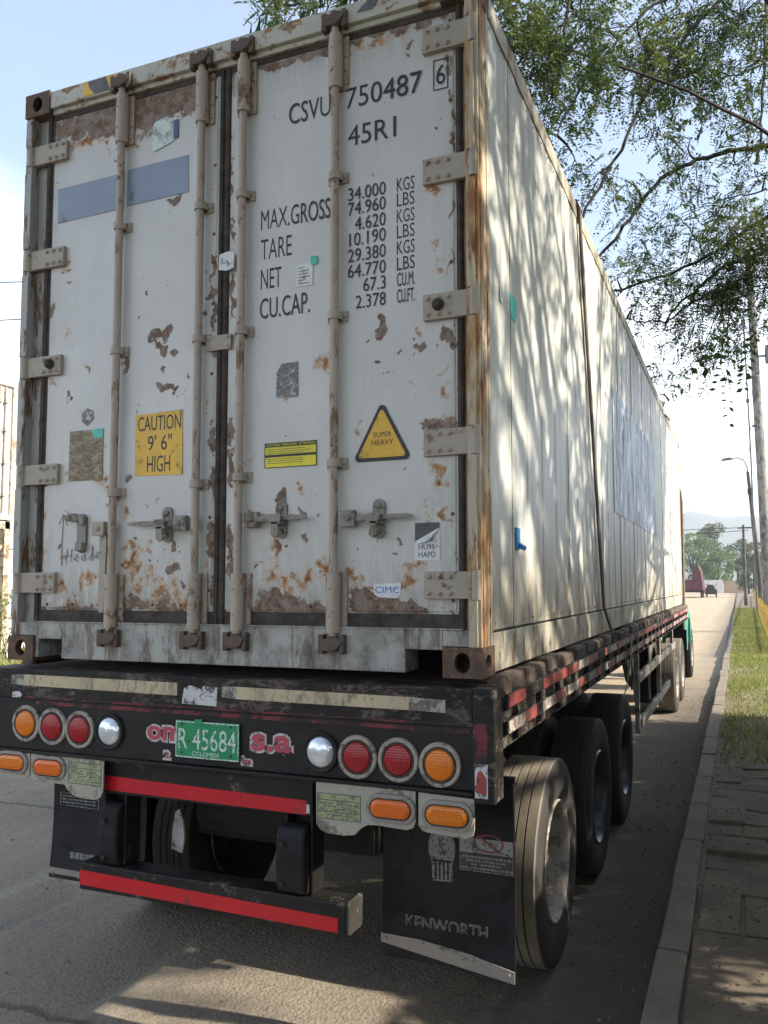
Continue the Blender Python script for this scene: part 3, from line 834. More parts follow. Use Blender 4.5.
for x0, x1 in ((-0.004, 0.158), (2.28, 2.442)):
    for y0, y1 in ((-0.006, 0.172), (12.02, 12.198)):
        for z0, z1 in ((B, B + 0.118), (B + 2.778, B + 2.9)):
            casting(x0, x1, y0, y1, z0, z1).build('corner_casting', M['cast'], box_root)
h = MB()
h.box(0.158, 2.28, 0.0, 0.14, B + 2.803, B + 2.892)
h.box(0.158, 2.28, 0.02, 0.14, B + 2.778, B + 2.803)
h.build('header', M['header'], box_root, 0.004)
def stripe(poly, m): MB().prism(poly, -0.003, 0).build('warning_stripe', m, box_root)
stripe([(0.378, B + 2.812), (0.448, B + 2.812), (0.42, B + 2.84), (0.402, B + 2.884), (0.378, B + 2.884)], M['yellow'])
stripe([(0.452, B + 2.812), (0.545, B + 2.812), (0.515, B + 2.884), (0.406, B + 2.884), (0.424, B + 2.842)], M['greygum'])
stripe([(0.549, B + 2.812), (0.60, B + 2.812), (0.58, B + 2.884), (0.519, B + 2.884)], M['yellow'])
stripe([(1.90, B + 2.84), (1.97, B + 2.835), (2.02, B + 2.889), (1.96, B + 2.889)], M['greygum'])
sl = MB()
sl.box(0.158, 0.175, 0.01, 0.16, B + 0.015, B + 0.185)
sl.box(0.175, 0.325, 0.01, 0.16, B + 0.105, B + 0.185)
sl.box(0.325, 2.115, 0.01, 0.16, B + 0.012, B + 0.185)
sl.box(2.115, 2.275, 0.01, 0.16, B + 0.105, B + 0.185)
sl.box(0.112, 2.362, 0.004, 0.03, B + 0.183, B + 0.19)
sl.box(2.275, 2.388, 0.012, 0.16, B + 0.12, B + 0.184)
sl.box(0.04, 0.158, 0.012, 0.16, B + 0.12, B + 0.184)
sl.build('sill', M['sill'], box_root, 0.004)

# side walls with their shallow folds, rails, roof, front wall
def wall(x, sgn):
    prof = []
    y = 0.168
    while y < 12.02:
        prof += [(y, 0), (y + 0.14, 0), (y + 0.155, -0.0035), (y + 0.30, -0.0035), (y + 0.315, 0)]
        y += 0.33
    prof = [(min(a, 12.02), b) for a, b in prof]
    vs = [(x + sgn * b, a, z) for a, b in prof for z in (B + 0.178, B + 2.79)]
    fs = [(2 * i, 2 * i + 2, 2 * i + 3, 2 * i + 1) for i in range(len(prof) - 1)]
    w = MB().add(vs, fs)
    w.build('side_wall', M['side'], box_root)
    y = 0.50
    while y < 11.9:
        MB().box(min(x - sgn * 0.003, x + sgn * 0.0025), max(x - sgn * 0.003, x + sgn * 0.0025), y, y + 0.012, B + 0.18, B + 2.79).build('panel_joint', M['joint'], box_root)
        y += random.choice((0.99, 1.32))
    r = MB()
    y = 0.172
    r.box(x - 0.05 * sgn, x + 0.004 * sgn, 0.172, 12.02, B + 0.008, B + 0.166)
    r.box(x - 0.05 * sgn, x + 0.006 * sgn, 0.172, 12.02, B + 2.792, B + 2.892)
    r.build('side_rail', M['siderail'], box_root, 0.003)
    s = MB()
    s.box(x - 0.05 * sgn, x - 0.004 * sgn, 0.172, 12.02, B + 0.166, B + 0.178)
    s.build('seam', M['dark'], box_root)
wall(2.433, 1)
wall(0.005, -1)
rv = MB()
for k in range(int(11.8 / 0.165)):
    for z in (B + 0.205, B + 2.765):
        rv.dome((2.4335, 0.21 + k * 0.165, z), 0.007, 0.004, 8, 0, 1)
o = rv.build('rivet', M['siderail'], box_root)
MB().box(0.01, 2.43, 0.14, 12.02, B + 2.86, B + 2.882).build('roof', M['siderail'], box_root)
MB().box(0.15, 2.29, 12.06, 12.12, B + 0.1, B + 2.86).build('front_wall', M['side'], box_root)
MB().box(0.3, 2.14, 12.12, 12.42, B + 0.9, B + 2.7).build('cooling_unit', M['header'], box_root, 0.03)
lg = MB()
lg.box(2.4345, 2.4365, 3.78, 7.45, B + 0.955, B + 2.02)
lg.build('faded_emblem_panel', M['logo'], box_root)
bl = MB()
bl.box(2.434, 2.445, 0.545, 0.60, B + 0.52, B + 0.62)
bl.cyl((2.44, 0.58, B + 0.545), (2.475, 0.55, B + 0.525), 0.012, 8)
bl.build('drain_cap', M['bluemark'], box_root, 0.003)
gs = MB()
gs.box(2.434, 2.437, 0.50, 0.60, B + 1.58, B + 1.69)
gs.build('sticker', M['teal'], box_root)
gs = MB()
gs.box(2.434, 2.437, 0.33, 0.37, B + 1.60, B + 1.66)
gs.build('sticker', M['paper'], box_root)

# hinges
def hinge(x0, x1, zc, hh, left, parent, knob=False):
    h = MB()
    ys = 0.012
    h.box(x0, x1, ys, DY + 0.002, zc - hh, zc + hh)
    xb = x0 if left else x1
    h.cyl((xb, 0.012, zc - hh - 0.004), (xb, 0.012, zc + hh + 0.004), 0.020, 12)
    if left: xs = [x1 - 0.022 - k * 0.042 for k in range(3)]
    else: xs = [x0 + 0.022 + k * 0.045 for k in range(3)]
    for x in xs:
        for z in (zc - hh * 0.62, zc + hh * 0.62):
            h.dome((x, ys, z), 0.0115, 0.009, 10)
            h.dome((x, ys - 0.008, z), 0.006, 0.005, 8)
    o = h.build('hinge', M['hinge'], parent, 0.003)
    if knob:
        k = MB()
        k.dome((xs[1], ys, zc + 0.005), 0.026, 0.03, 12)
        k.build('bumper_knob', M['gasket'], parent)
    return o
for i, z in enumerate((2.575, 2.02, 1.463, 0.915, 0.378)):
    hinge(0.028, 0.262, B + z, 0.050, True, doorL, i == 2)
for i, z in enumerate((2.64, 2.07, 1.495, 0.935, 0.361)):
    hinge(2.196, 2.418, B + z, 0.054, False, doorR, i == 2)

# lock rods with caps, brackets, cam keepers and handles
def rod(x, parent, hz, bz):
    r = MB()
    yr = 0.0
    r.cyl((x, yr, B + 0.10), (x, yr, B + 2.845), 0.0185, 16)
    o = r.build('lock_rod', M['rod'], parent)
    for z0, z1 in ((0.165, 0.415), (2.52, 2.765)):
        g = MB()
        # sleeve: half pipe on a flanged plate
        g.box(x - 0.048, x + 0.052, DY - 0.012, DY + 0.001, B + z0, B + z1)
        g.tube([(x, yr + 0.004, B + z0), (x, yr + 0.004, B + z1)], 0.031, 16)
        for k in range(4):
            for sx in (-1, 1):
                g.dome((x + sx * 0.041, DY - 0.012, B + z0 + 0.03 + k * (z1 - z0 - 0.06) / 3), 0.008, 0.007, 8)
        for k in range(2):
            g.dome((x - 0.006, yr - 0.026, B + z0 + 0.07 + k * (z1 - z0 - 0.14)), 0.006, 0.005, 8)
        g.build('rod_sleeve', M['rod'], parent, 0.003)
    for z in bz:
        g = MB()
        g.box(x - 0.046, x + 0.05, DY - 0.010, DY + 0.001, B + z - 0.024, B + z + 0.024)
        g.tube([(x, yr + 0.003, B + z - 0.017), (x, yr + 0.003, B + z + 0.017)], 0.029, 14)
        g.box(x - 0.03, x + 0.03, yr + 0.003, DY - 0.008, B + z - 0.017, B + z + 0.017)
        g.dome((x + 0.038, DY - 0.010, B + z), 0.009, 0.008, 8)
        g.dome((x - 0.036, DY - 0.010, B + z), 0.009, 0.008, 8)
        g.build('rod_bracket', M['hinge'], parent, 0.002)
    for z, s in ((0.118, -1), (2.825, 1)):
        g = MB()
        g.cyl((x, yr, B + z - 0.03), (x, yr, B + z + 0.035), 0.027, 10)
        g.prism([(x - 0.05, B + z - 0.02), (x - 0.02, B + z - 0.03), (x + 0.03, B + z - 0.02), (x + 0.055, B + z + 0.012), (x + 0.03, B + z + 0.03), (x - 0.035, B + z + 0.022)], -0.028, 0.004)
        g.box(x - 0.062, x - 0.035, -0.02, 0.012, B + z - 0.04, B + z + 0.04)
        g.box(x + 0.035, x + 0.058, -0.02, 0.012, B + z - 0.04, B + z + 0.04)
        g.build('cam_keeper', M['bare'], parent, 0.004)
rod(0.625, doorL, 0, (0.80, 1.485, 2.10))
rod(1.096, doorL, 0, (0.82, 1.49, 2.115))
rod(1.325, doorR, 0, (0.84, 1.50, 2.13))
rod(1.796, doorR, 0, (0.875, 1.51, 2.125))
def handle(x0, x1, z, xl, parent):
    """flat bar handle hinged on the rod at x0, resting in a catch at xl"""
    s = 1 if x1 > x0 else -1
    h = MB()
    h.box(min(x0, x0 + s * 0.07), max(x0, x0 + s * 0.07), -0.016, 0.012, z - 0.034, z + 0.034)
    xa, xb = x0 + s * 0.06, x1
    h.prism([(xa, z - 0.012), (xa, z + 0.014), (xb - s * 0.02, z + 0.013), (xb, z + 0.008), (xb, z - 0.002), (xb - s * 0.02, z - 0.006)], -0.012, -0.002)
    h.dome((x0 + s * 0.04, -0.018, z), 0.014, 0.01, 10)
    h.build('handle', M['latch'], parent, 0.002)
    c = MB()
    c.prism(pill(0, 0, 0.15, 0.062), 0, 0)
    c = MB()
    pl = [(xl + b, z - 0.002 + a) for a, b in pill(0, 0, 0.165, 0.056)]
    c.prism(pl, DY - 0.012, DY + 0.001)
    for dz in (-0.055, 0.05):
        c.dome((xl, DY - 0.012, z + dz), 0.014, 0.012, 10)
    c.box(xl - 0.03, xl + 0.03, -0.03, DY - 0.01, z - 0.026, z - 0.014)
    c.box(xl - 0.03, xl + 0.03, -0.034, -0.024, z - 0.026, z + 0.018)
    c.prism([(xl - 0.016, z - 0.014), (xl + 0.016, z - 0.014), (xl + 0.02, z - 0.075), (xl, z - 0.085), (xl - 0.018, z - 0.07)], -0.034, -0.022)
    c.build('handle_catch', M['latch'], parent, 0.002)
handle(1.055, 0.722, B + 0.645, 0.922, doorL)
handle(1.362, 1.672, B + 0.648, 1.528, doorR)
handle(1.83, 2.155, B + 0.638, 1.992, doorR)
# the loose handle that hangs beside the first rod, and its empty catch
h = MB()
h.box(0.515, 0.585, -0.015, 0.012, B + 0.60, B + 0.665)
h.prism([(0.543, B + 0.61), (0.585, B + 0.61), (0.578, B + 0.25), (0.57, B + 0.235), (0.548, B + 0.235), (0.542, B + 0.25)], 0.008, 0.018)
h.dome((0.55, -0.015, B + 0.632), 0.014, 0.01, 10)
h.build('handle', M['hinge'], doorL, 0.002)
h = MB()
h.prism([(0.415 + b, B + 0.615 + a) for a, b in pill(0, 0, 0.19, 0.055)], DY - 0.012, DY + 0.001)
h.prism([(0.34, B + 0.69), (0.36, B + 0.715), (0.44, B + 0.70), (0.44, B + 0.655), (0.42, B + 0.655), (0.41, B + 0.675), (0.36, B + 0.67)], DY - 0.03, DY - 0.01)
h.dome((0.352, DY - 0.03, B + 0.692), 0.018, 0.014, 10)
h.box(0.40, 0.44, DY - 0.035, DY - 0.01, B + 0.53, B + 0.57)
h.build('handle_catch', M['latch'], doorL, 0.002)
# lock-over plate that bridges the two doors
h = MB()
h.box(1.128, 1.262, 0.018, DY - 0.002, B + 1.432, B + 1.502)
for x in (1.145, 1.245):
    for z in (1.447, 1.487): h.dome((x, 0.018, B + z), 0.007, 0.006, 8)
h.build('overlap_plate', M['hinge'], doorR, 0.003)

# rivets along the door edges
def rivets(pts, parent):
    for x, z in pts: MB().dome((x, DY, z), 0.0085, 0.004, 8).build('rivet', M['bare'], parent)
rivets([(2.312, B + 0.3 + k * 0.345) for k in range(8)] + [(1.36 + k * 0.155, B + 0.272) for k in range(6)], doorR)
rivets([(1.150, B + 0.34 + k * 0.33) for k in range(8)] + [(0.2 + k * 0.16, B + 0.272) for k in range(6)], doorL)
# folded strip of sheet down the inner edge of the right door
MB().box(2.272, 2.328, DY - 0.0025, DY - 0.0005, B + 0.27, B + 2.70)

T = DY - 0.0022
I = M['ink']
def dt(s, x0, x1, z0, z1, m=I, par=doorR, y=T, **k): return text(s, x0, x1, z0, z1, y, m, par, **k)
dt('CSVU', 1.545, 1.757, 3.988, 4.084)
dt('750487', 1.832, 2.187, 3.995, 4.09)
dt('6', 2.251, 2.291, 4.007, 4.093)
fr = MB()
x0, x1, z0, z1 = 2.238, 2.304, 3.984, 4.117
for a, b, c, d in ((x0, x1, z0, z0 + 0.004), (x0, x1, z1 - 0.004, z1), (x0, x0 + 0.004, z0 + 0.004, z1 - 0.004), (x1 - 0.004, x1, z0 + 0.004, z1 - 0.004)):
    fr.box(a, b, T - 0.0006, T, c, d)
fr.build('number_frame', I, doorR)
dt('45R1', 1.842, 2.068, 3.824, 3.916)
dt('MAX.GROSS', 1.405, 1.757, 3.522, 3.614)
dt('TARE', 1.406, 1.565, 3.384, 3.478)
dt('NET', 1.407, 1.514, 3.248, 3.34)
dt('CU.CAP.', 1.404, 1.658, 3.112, 3.206)
for s, x0, z in (('34.000', 1.843, 3.579), ('74.960', 1.843, 3.514), ('4.620', 1.876, 3.444), ('10.190', 1.849, 3.376), ('29.380', 1.843, 3.306), ('64.770', 1.843, 3.237), ('67.3', 1.916, 3.169), ('2.378', 1.881, 3.098)):
    dt(s, x0, 2.021, z, z + 0.058)
for s, z, mx in (('KGS', 3.579, 0), ('LBS', 3.513, 0), ('KGS', 3.442, 0), ('LBS', 3.375, 0), ('KGS', 3.306, 0), ('LBS', 3.237, 0), ('CU.M.', 3.169, 0), ('CU.FT.', 3.098, 0)):
    dt(s, 2.072, 2.153, z, z + 0.058)
# stickers on the left door
cs = sticker('caution_sign', [(0.724, 2.438), (0.997, 2.434), (0.993, 2.738), (0.722, 2.730)], T, M['yellow'], doorL)
dt('CAUTION', 0.737, 0.985, 2.650, 2.720, par=doorL, y=T - 0.0014)
dt("9' 6\"", 0.797, 0.935, 2.555, 2.628, par=doorL, y=T - 0.0014)
dt('HIGH', 0.795, 0.928, 2.452, 2.53, par=doorL, y=T - 0.0014)
sticker('painted_band', [(0.200, 3.762), (0.615, 3.768), (0.617, 3.948), (0.193, 3.941)], T, M['greyband'], doorL)
sticker('painted_band', [(0.640, 3.774), (1.003, 3.779), (1.001, 3.962), (0.640, 3.956)], T, M['greyband'], doorL)
sticker('label', rect(0.318, 0.528, 2.434, 2.682), T, M['woodlab'], doorL, label='brown weathered label')
sticker('label', [(0.455, 2.682), (0.470, 2.64), (0.528, 2.635), (0.528, 2.684)], T - 0.0013, M['teal'], doorL)
sticker('label', [(0.392, 2.725), (0.43, 2.70), (0.47, 2.735), (0.465, 2.775), (0.425, 2.79), (0.39, 2.77)], T, M['silver'], doorL)
sticker('label', [(0.782, 4.03), (0.80, 4.018), (0.90, 4.045), (0.928, 4.06), (0.925, 4.16), (0.86, 4.178), (0.80, 4.165), (0.779, 4.13)], T, M['mint'], doorL)
sticker('label', rect(0.911, 0.940, 4.058, 4.150), T - 0.0014, M['navy'], doorL)
sticker('label', [(1.197, 3.362), (1.24, 3.352), (1.278, 3.362), (1.28, 3.43), (1.25, 3.442), (1.20, 3.432)], 0.012, M['paper'], doorR, 0.004)
dt('X', 1.205, 1.225, 3.385, 3.415, M['greygum'], y=0.0075)
# stickers on the right door
sticker('label', [(1.494, 2.75), (1.602, 2.744), (1.60, 2.90), (1.52, 2.898), (1.494, 2.86)], T, M['silver'], doorR)
sticker('label', rect(1.592, 1.672, 3.234, 3.337), T, M['paper'], doorR)
ln = MB()
for k in range(6):
    ln.box(1.600, 1.600 + 0.03 + 0.03 * random.random(), T - 0.0018, T - 0.0013, 3.315 - k * 0.014, 3.319 - k * 0.014)
ln.build('fine_print', M['silver'], doorR)
sticker('label', rect(1.662, 1.696, 3.325, 3.361), T - 0.0014, M['teal'], doorR)
def rtri(cx, z0, w, hh, r, n=6):
    P = [(cx - w / 2, z0), (cx + w / 2, z0), (cx, z0 + hh)]
    out = []
    for i in range(3):
        a, b, c = Vector(P[i - 1]), Vector(P[i]), Vector(P[(i + 1) % 3])
        d1, d2 = (a - b).normalized(), (c - b).normalized()
        ang = math.acos(d1.dot(d2)) / 2
        p1, p2 = b + d1 * r / math.tan(ang), b + d2 * r / math.tan(ang)
        o = b + (d1 + d2).normalized() * r / math.sin(ang)
        a1, a2 = math.atan2(*(p1 - o).yx), math.atan2(*(p2 - o).yx)
        da = (a2 - a1 + math.pi) % (2 * math.pi) - math.pi
        for k in range(n + 1): out.append((o.x + r * math.cos(a1 + da * k / n), o.y + r * math.sin(a1 + da * k / n)))
    return out
sticker('warning_triangle', rtri(2.004, 2.437, 0.272, 0.255, 0.018), T, I, doorR)
sticker('warning_triangle', rtri(2.004, 2.452, 0.222, 0.21, 0.010), T - 0.0013, M['yellow'], doorR)
dt('SUPER', 1.966, 2.048, 2.537, 2.558, y=T - 0.0027)
dt('HEAVY', 1.958, 2.056, 2.503, 2.526, y=T - 0.0027)
sticker('label', rect(1.438, 1.697, 2.436, 2.546), T, M['lemon'], doorR, label='yellow instruction label with black lines')
ln = MB()
ln.box(1.438, 1.697, T - 0.002, T - 0.0013, 2.527, 2.546)
ln.box(1.438, 1.697, T - 0.002, T - 0.0013, 2.483, 2.494)
for a, b, c, d in ((1.4375, 1.697, 2.436, 2.439), (1.4375, 1.441, 2.436, 2.53), (1.694, 1.697, 2.436, 2.53)): ln.box(a, b, T - 0.0024, T - 0.0013, c, d)
for k in range(3):
    for z in (2.516 - k * 0.009, 2.473 - k * 0.009):
        ln.box(1.452, 1.62 + 0.05 * random.random(), T - 0.0017, T - 0.0013, z, z + 0.0022)
ln.build('fine_print', I, doorR)
text('ACHTUNG  WARNUNG  ATTENTION', 1.447, 1.688, 2.531, 2.542, T - 0.0021, M['lemon'], doorR)
sticker('label', [(1.967, 1.885), (1.99, 1.872), (2.07, 1.868), (2.087, 1.88), (2.088, 1.93), (1.967, 1.927)], T, M['paper'], doorR)
dt('CIMC', 1.974, 2.080, 1.889, 1.916, M['cimc'], y=T - 0.0013)
sticker('label', rect(2.150, 2.258, 2.022, 2.173), T, M['paper'], doorR)
sticker('label', [(2.151, 2.095), (2.20, 2.115), (2.257, 2.15), (2.257, 2.173), (2.151, 2.173)], T - 0.0013, M['greygum'], doorR)
pk = MB()
pk.add([(2.152, T - 0.003, 2.098), (2.257, T - 0.003, 2.152), (2.215, T - 0.022, 2.098), (2.175, T - 0.014, 2.090)], [(0, 3, 2, 1)])
pk.build('peeling_corner', M['paper'], doorR)
dt('HU95', 2.166, 2.236, 2.064, 2.086, y=T - 0.0013)
dt('HAPD', 2.166, 2.240, 2.033, 2.056, y=T - 0.0013)
# marker scribble: arrow and word
sc = MB()
def pen(pts): sc.tube([(x, T - 0.0003, z) for x, z in pts], 0.0018, 5)
pen([(0.288, 2.02), (0.284, 2.12), (0.292, 2.27)])
pen([(0.262, 2.225), (0.292, 2.272), (0.318, 2.215)])
pen([(0.30, 2.29), (0.35, 2.26), (0.36, 2.24)])
bx, bz = 0.315, 2.03
pen([(bx, bz), (bx + 0.006, bz + 0.07)]); pen([(bx, bz + 0.035), (bx + 0.03, bz + 0.042)]); pen([(bx + 0.03, bz + 0.005), (bx + 0.036, bz + 0.072)])
pen([(bx + 0.05, bz + 0.02), (bx + 0.078, bz + 0.03), (bx + 0.065, bz + 0.045), (bx + 0.05, bz + 0.02), (bx + 0.08, bz + 0.008)])
pen([(bx + 0.115, bz + 0.045), (bx + 0.092, bz + 0.025), (bx + 0.11, bz + 0.01), (bx + 0.117, bz + 0.045), (bx + 0.125, bz + 0.012)])
pen([(bx + 0.16, bz + 0.04), (bx + 0.138, bz + 0.025), (bx + 0.155, bz + 0.012), (bx + 0.165, bz + 0.085), (bx + 0.17, bz + 0.015)])
pen([(bx + 0.182, bz + 0.03), (bx + 0.205, bz + 0.04), (bx + 0.195, bz + 0.055), (bx + 0.182, bz + 0.03), (bx + 0.21, bz + 0.018)])
sc.build('marker_scribble', M['silver'], doorL)

# ------------------------------------------------------------------ load strap over the side
st = empty('load_strap', (2.45, 2.6, 3.0), 'dark load strap hanging over the container side and hooked under the rail', 'strap')
def ribbon(pts, w, t):
    m = MB()
    vs, fs = [], []
    for x, y, z in pts: vs += [(x, y - w / 2, z), (x, y + w / 2, z), (x + t, y + w / 2, z), (x + t, y - w / 2, z)]
    for i in range(len(pts) - 1):
        for k in range(4): fs.append((4 * i + k, 4 * i + (k + 1) % 4, 4 * i + 4 + (k + 1) % 4, 4 * i + 4 + k))
    m.add(vs, fs)
    return m
ribbon([(2.0, 2.22, B + 2.91), (2.43, 2.24, B + 2.905), (2.446, 2.26, B + 2.86), (2.444, 2.34, B + 2.5), (2.446, 2.55, B + 1.7), (2.45, 2.78, B + 0.8), (2.452, 2.95, B + 0.2), (2.475, 3.15, B + 0.02), (2.548, 3.72, B - 0.06)], 0.065, 0.014).build('strap_band', M['strap'], st)
ribbon([(2.548, 3.72, B - 0.06), (2.556, 3.66, B - 0.2), (2.54, 3.52, B - 0.40), (2.52, 3.45, B - 0.50)], 0.06, 0.004).build('strap_tail', M['straplow'], st)

# ------------------------------------------------------------------ the trailer
tr = empty('semi_trailer', (1.21, 6.5, 0), 'black flatbed semi trailer with red reflective bumper bars and round tail lamps under the container', 'trailer')
XL, XR, YB = -0.08, 2.50, -0.06
tb = MB()
tb.box(XL, XR - 0.08, YB, 0.12, 1.385, 1.525)
tb.build('rear_beam', M['rearbeam'], tr, 0.006)
tb = MB()
tb.box(XL + 0.01, XR - 0.075, YB + 0.008, -0.02, 1.148, 1.385)
tb.prism([(YB - 0.012, 1.132), (0.08, 1.132), (0.08, 1.146), (YB - 0.012, 1.146)], XL + 0.02, XR - 0.08, 0)
tb.build('lamp_panel', M['panel'], tr, 0.003)
tb = MB()
tb.box(XR - 0.08, XR + 0.005, YB - 0.005, 0.06, 1.105, 1.53)
tb.build('corner_plate', M['rearbeam'], tr, 0.006)
cp = MB()
cp.box(2.428, 2.478, YB - 0.0065, YB - 0.005, 1.255, 1.40)
cp.build('reflective_tape', M['maroon'], tr)
cp = MB()
cp.box(2.428, 2.478, YB - 0.0066, YB - 0.005, 1.128, 1.253)
cp.build('reflective_tape', M['whitepatch'], tr)
cp = MB()
cp.prism([(2.432, 1.148), (2.472, 1.142), (2.474, 1.20), (2.452, 1.23), (2.440, 1.225), (2.434, 1.20)], YB - 0.0076, YB - 0.0066)
cp.build('reflective_tape', M['railred'], tr)
# deck with its chunky edge pockets
dk = MB()
dk.box(XL + 0.05, XR - 0.05, 0.12, 13.4, 1.46, 1.525)
dk.build('deck', M['deck'], tr, 0.004)
for sx, xe in ((1, XR), (-1, XL)):
    y = 0.14
    while y < 12.4:
        e = MB()
        l = random.uniform(0.26, 0.34)
        hh = random.uniform(1.555, 1.578)
        xa = xe - sx * random.uniform(0.085, 0.095)
        xb = xe - sx * random.uniform(0.002, 0.014)
        e.box(min(xa, xb), max(xa, xb), y, y + l, 1.44, hh - 0.01)
        y += l + random.uniform(0.05, 0.09)
        e.build('deck_block', M['deck'], tr, 0.018)
    sr = MB()
    sr.box(min(xe - sx * 0.06, xe - sx * 0.01), max(xe - sx * 0.06, xe - sx * 0.01), 0.06, 12.6, 1.28, 1.50)
    sr.build('side_rail', M['rearbeam'], tr)
    y = 0.25
    while y < 12.3:
        pk = MB()
        pk.box(min(xe - sx * 0.012, xe + sx * 0.016), max(xe - sx * 0.012, xe + sx * 0.016), y, y + 0.09, 1.30, 1.495)
        pk.build('stake_pocket', M['rearbeam'], tr, 0.004)
        y += 0.42
    for z0, z1, t in ((1.445, 1.500, 0.028), (1.345, 1.400, 0.026)):
        rl = MB()
        rl.box(min(xe + sx * 0.016, xe + sx * t), max(xe + sx * 0.016, xe + sx * t), 0.05, 11.9, z0, z1)
        rl.build('rub_rail', M['rearbeam'], tr, 0.003)
    if sx > 0:
        y, k = 0.06, 0
        def piece(x0, x1, y0, y1, z0, z1, m): MB().box(x0, x1, y0, y1, z0, z1).build('reflective_tape', m, tr)
        while y < 11.8:
            l = random.uniform(0.26, 0.36)
            if k % 2 == 0 or random.random() < 0.45: piece(xe + 0.0285, xe + 0.0305, y, y + l - 0.01, 1.449, 1.496, M['railred'])
            elif random.random() < 0.7: piece(xe + 0.0285, xe + 0.0305, y, y + l - 0.01, 1.449, 1.496, M['railwhite'])
            piece(xe + 0.0265, xe + 0.0285, y, y + l * (0.6 if k % 2 else 0.96), 1.349, 1.396, M['railred'] if k % 2 else M['railwhite'])
            y += l
            k += 1
# tapes and paint marks on the rear beam
def strip(name, pts, y, m, par=tr, th=0.002): return sticker(name, pts, y, m, par, th)
strip('reflective_tape', [(0.17, 1.447), (1.062, 1.441), (1.062, 1.496), (0.17, 1.499)], YB, M['ivory'])
strip('reflective_tape', [(0.088, 1.451), (0.17, 1.447), (0.17, 1.499), (0.088, 1.494)], YB, M['greytape'])
strip('reflective_tape', [(1.365, 1.440), (2.16, 1.437), (2.16, 1.487), (1.365, 1.492)], YB, M['ivory'])
strip('reflective_tape', [(2.16, 1.437), (2.31, 1.434), (2.31, 1.482), (2.16, 1.487)], YB, M['greytape'])
strip('reflective_tape', [(1.296, 1.444), (1.365, 1.440), (1.365, 1.492), (1.296, 1.49)], YB, M['greytape'])
strip('paint_patch', [(1.088, 1.408), (1.268, 1.405), (1.272, 1.485), (1.20, 1.487), (1.19, 1.475), (1.13, 1.488), (1.10, 1.478)], YB, M['whitepatch'])
strip('paint_patch', [(0.094, 1.388), (0.15, 1.388), (0.158, 1.405), (0.14, 1.418), (0.10, 1.414)], YB, M['whitepatch'])
MB().box(0.17, 2.40, YB - 0.0015, YB, 1.388, 1.396).build('pinstripe', M['maroon'], tr)
MB().box(0.24, 2.40, YB + 0.0065, YB + 0.008, 1.360, 1.376).build('pinstripe', M['maroon'], tr)
# company lettering
def outlined(s, x0, x1, z0, z1):
    text(s, x0 - 0.010, x1 + 0.010, z0 - 0.010, z1 + 0.010, YB + 0.0075, M['white'], tr, grow=0.075)
    text(s, x0, x1, z0, z1, YB + 0.0055, M['pink'], tr, grow=0.03)
outlined('om', 0.900, 1.085, 1.240, 1.302)
outlined('s.a', 1.442, 1.634, 1.230, 1.300)
outlined('2', 0.994, 1.022, 1.166, 1.192)
outlined('in', 1.398, 1.44, 1.172, 1.196)
# registration plate
pl = MB()
pl.box(1.062, 1.388, YB - 0.006, YB + 0.0035, 1.178, 1.336)
pl.box(1.16, 1.20, YB - 0.009, YB + 0.006, 1.318, 1.345)
po = pl.build('registration_plate', M['plate'], tr, 0.002)
bd = MB()
for a, b, c, d in ((1.064, 1.386, 1.180, 1.185), (1.064, 1.386, 1.329, 1.334), (1.064, 1.068, 1.185, 1.329), (1.382, 1.386, 1.185, 1.329)):
    bd.box(a, b, YB - 0.0072, YB - 0.006, c, d)
bd.build('plate_border', M['platetext'], po)
text('R 45684', 1.078, 1.372, 1.215, 1.304, YB - 0.0061, M['platetext'], po)
text('COLOMBIA', 1.150, 1.292, 1.190, 1.208, YB - 0.0061, M['platetext'], po)
for x in (1.095, 1.345):
    for z in (1.200, 1.322):
        b = MB().dome((x, YB - 0.006, z), 0.007, 0.005, 8)
        b.build('bolt', M['bare'], po)
# round lamps
def round_lamp(x, z, lm, clear=False, tint=None):
    c = (x, YB + 0.008, z)
    if clear:
        g = MB()
        g.lathe([(0.084, 0.002), (0.083, -0.010), (0.078, -0.014), (0.066, -0.012), (0.060, -0.004)], c, 1, 36)
        o = g.build('reversing_lamp', M['panel'], tr)
        l = MB().lathe([(0.061, -0.006), (0.052, -0.015), (0.033, -0.021), (0.0005, -0.023)], c, 1, 32)
        l.build('lens', M['clear'], o)
        return
    g = MB()
    g.lathe([(0.086, 0.002), (0.086, -0.008), (0.082, -0.013), (0.070, -0.013), (0.068, -0.009), (0.068, -0.004)], c, 1, 40)
    for k in range(3):
        t = 2 * math.pi * k / 3 + 0.4
        g.dome((x + 0.076 * math.cos(t), c[1] - 0.013, z + 0.076 * math.sin(t)), 0.006, 0.004, 8)
    o = g.build('tail_lamp', M['ring'], tr)
    k = MB().lathe([(0.0685, -0.006), (0.066, -0.013), (0.060, -0.013), (0.060, -0.006)], c, 1, 36)
    k.build('grommet', M['gasket'], o)
    l = MB().lathe([(0.0605, -0.009), (0.055, -0.017), (0.033, -0.021), (0.0005, -0.0225)], c, 1, 36)
    l.build('lens', lm, o)
for x, z, m in ((0.187, 1.268, 'amber'), (0.352, 1.263, 'red'), (0.517, 1.259, 'red'), (1.937, 1.240, 'red'), (2.113, 1.242, 'red'), (2.286, 1.236, 'amber')):
    round_lamp(x, z, M[m])
round_lamp(0.686, 1.262, None, True)
round_lamp(1.770, 1.247, None, True)
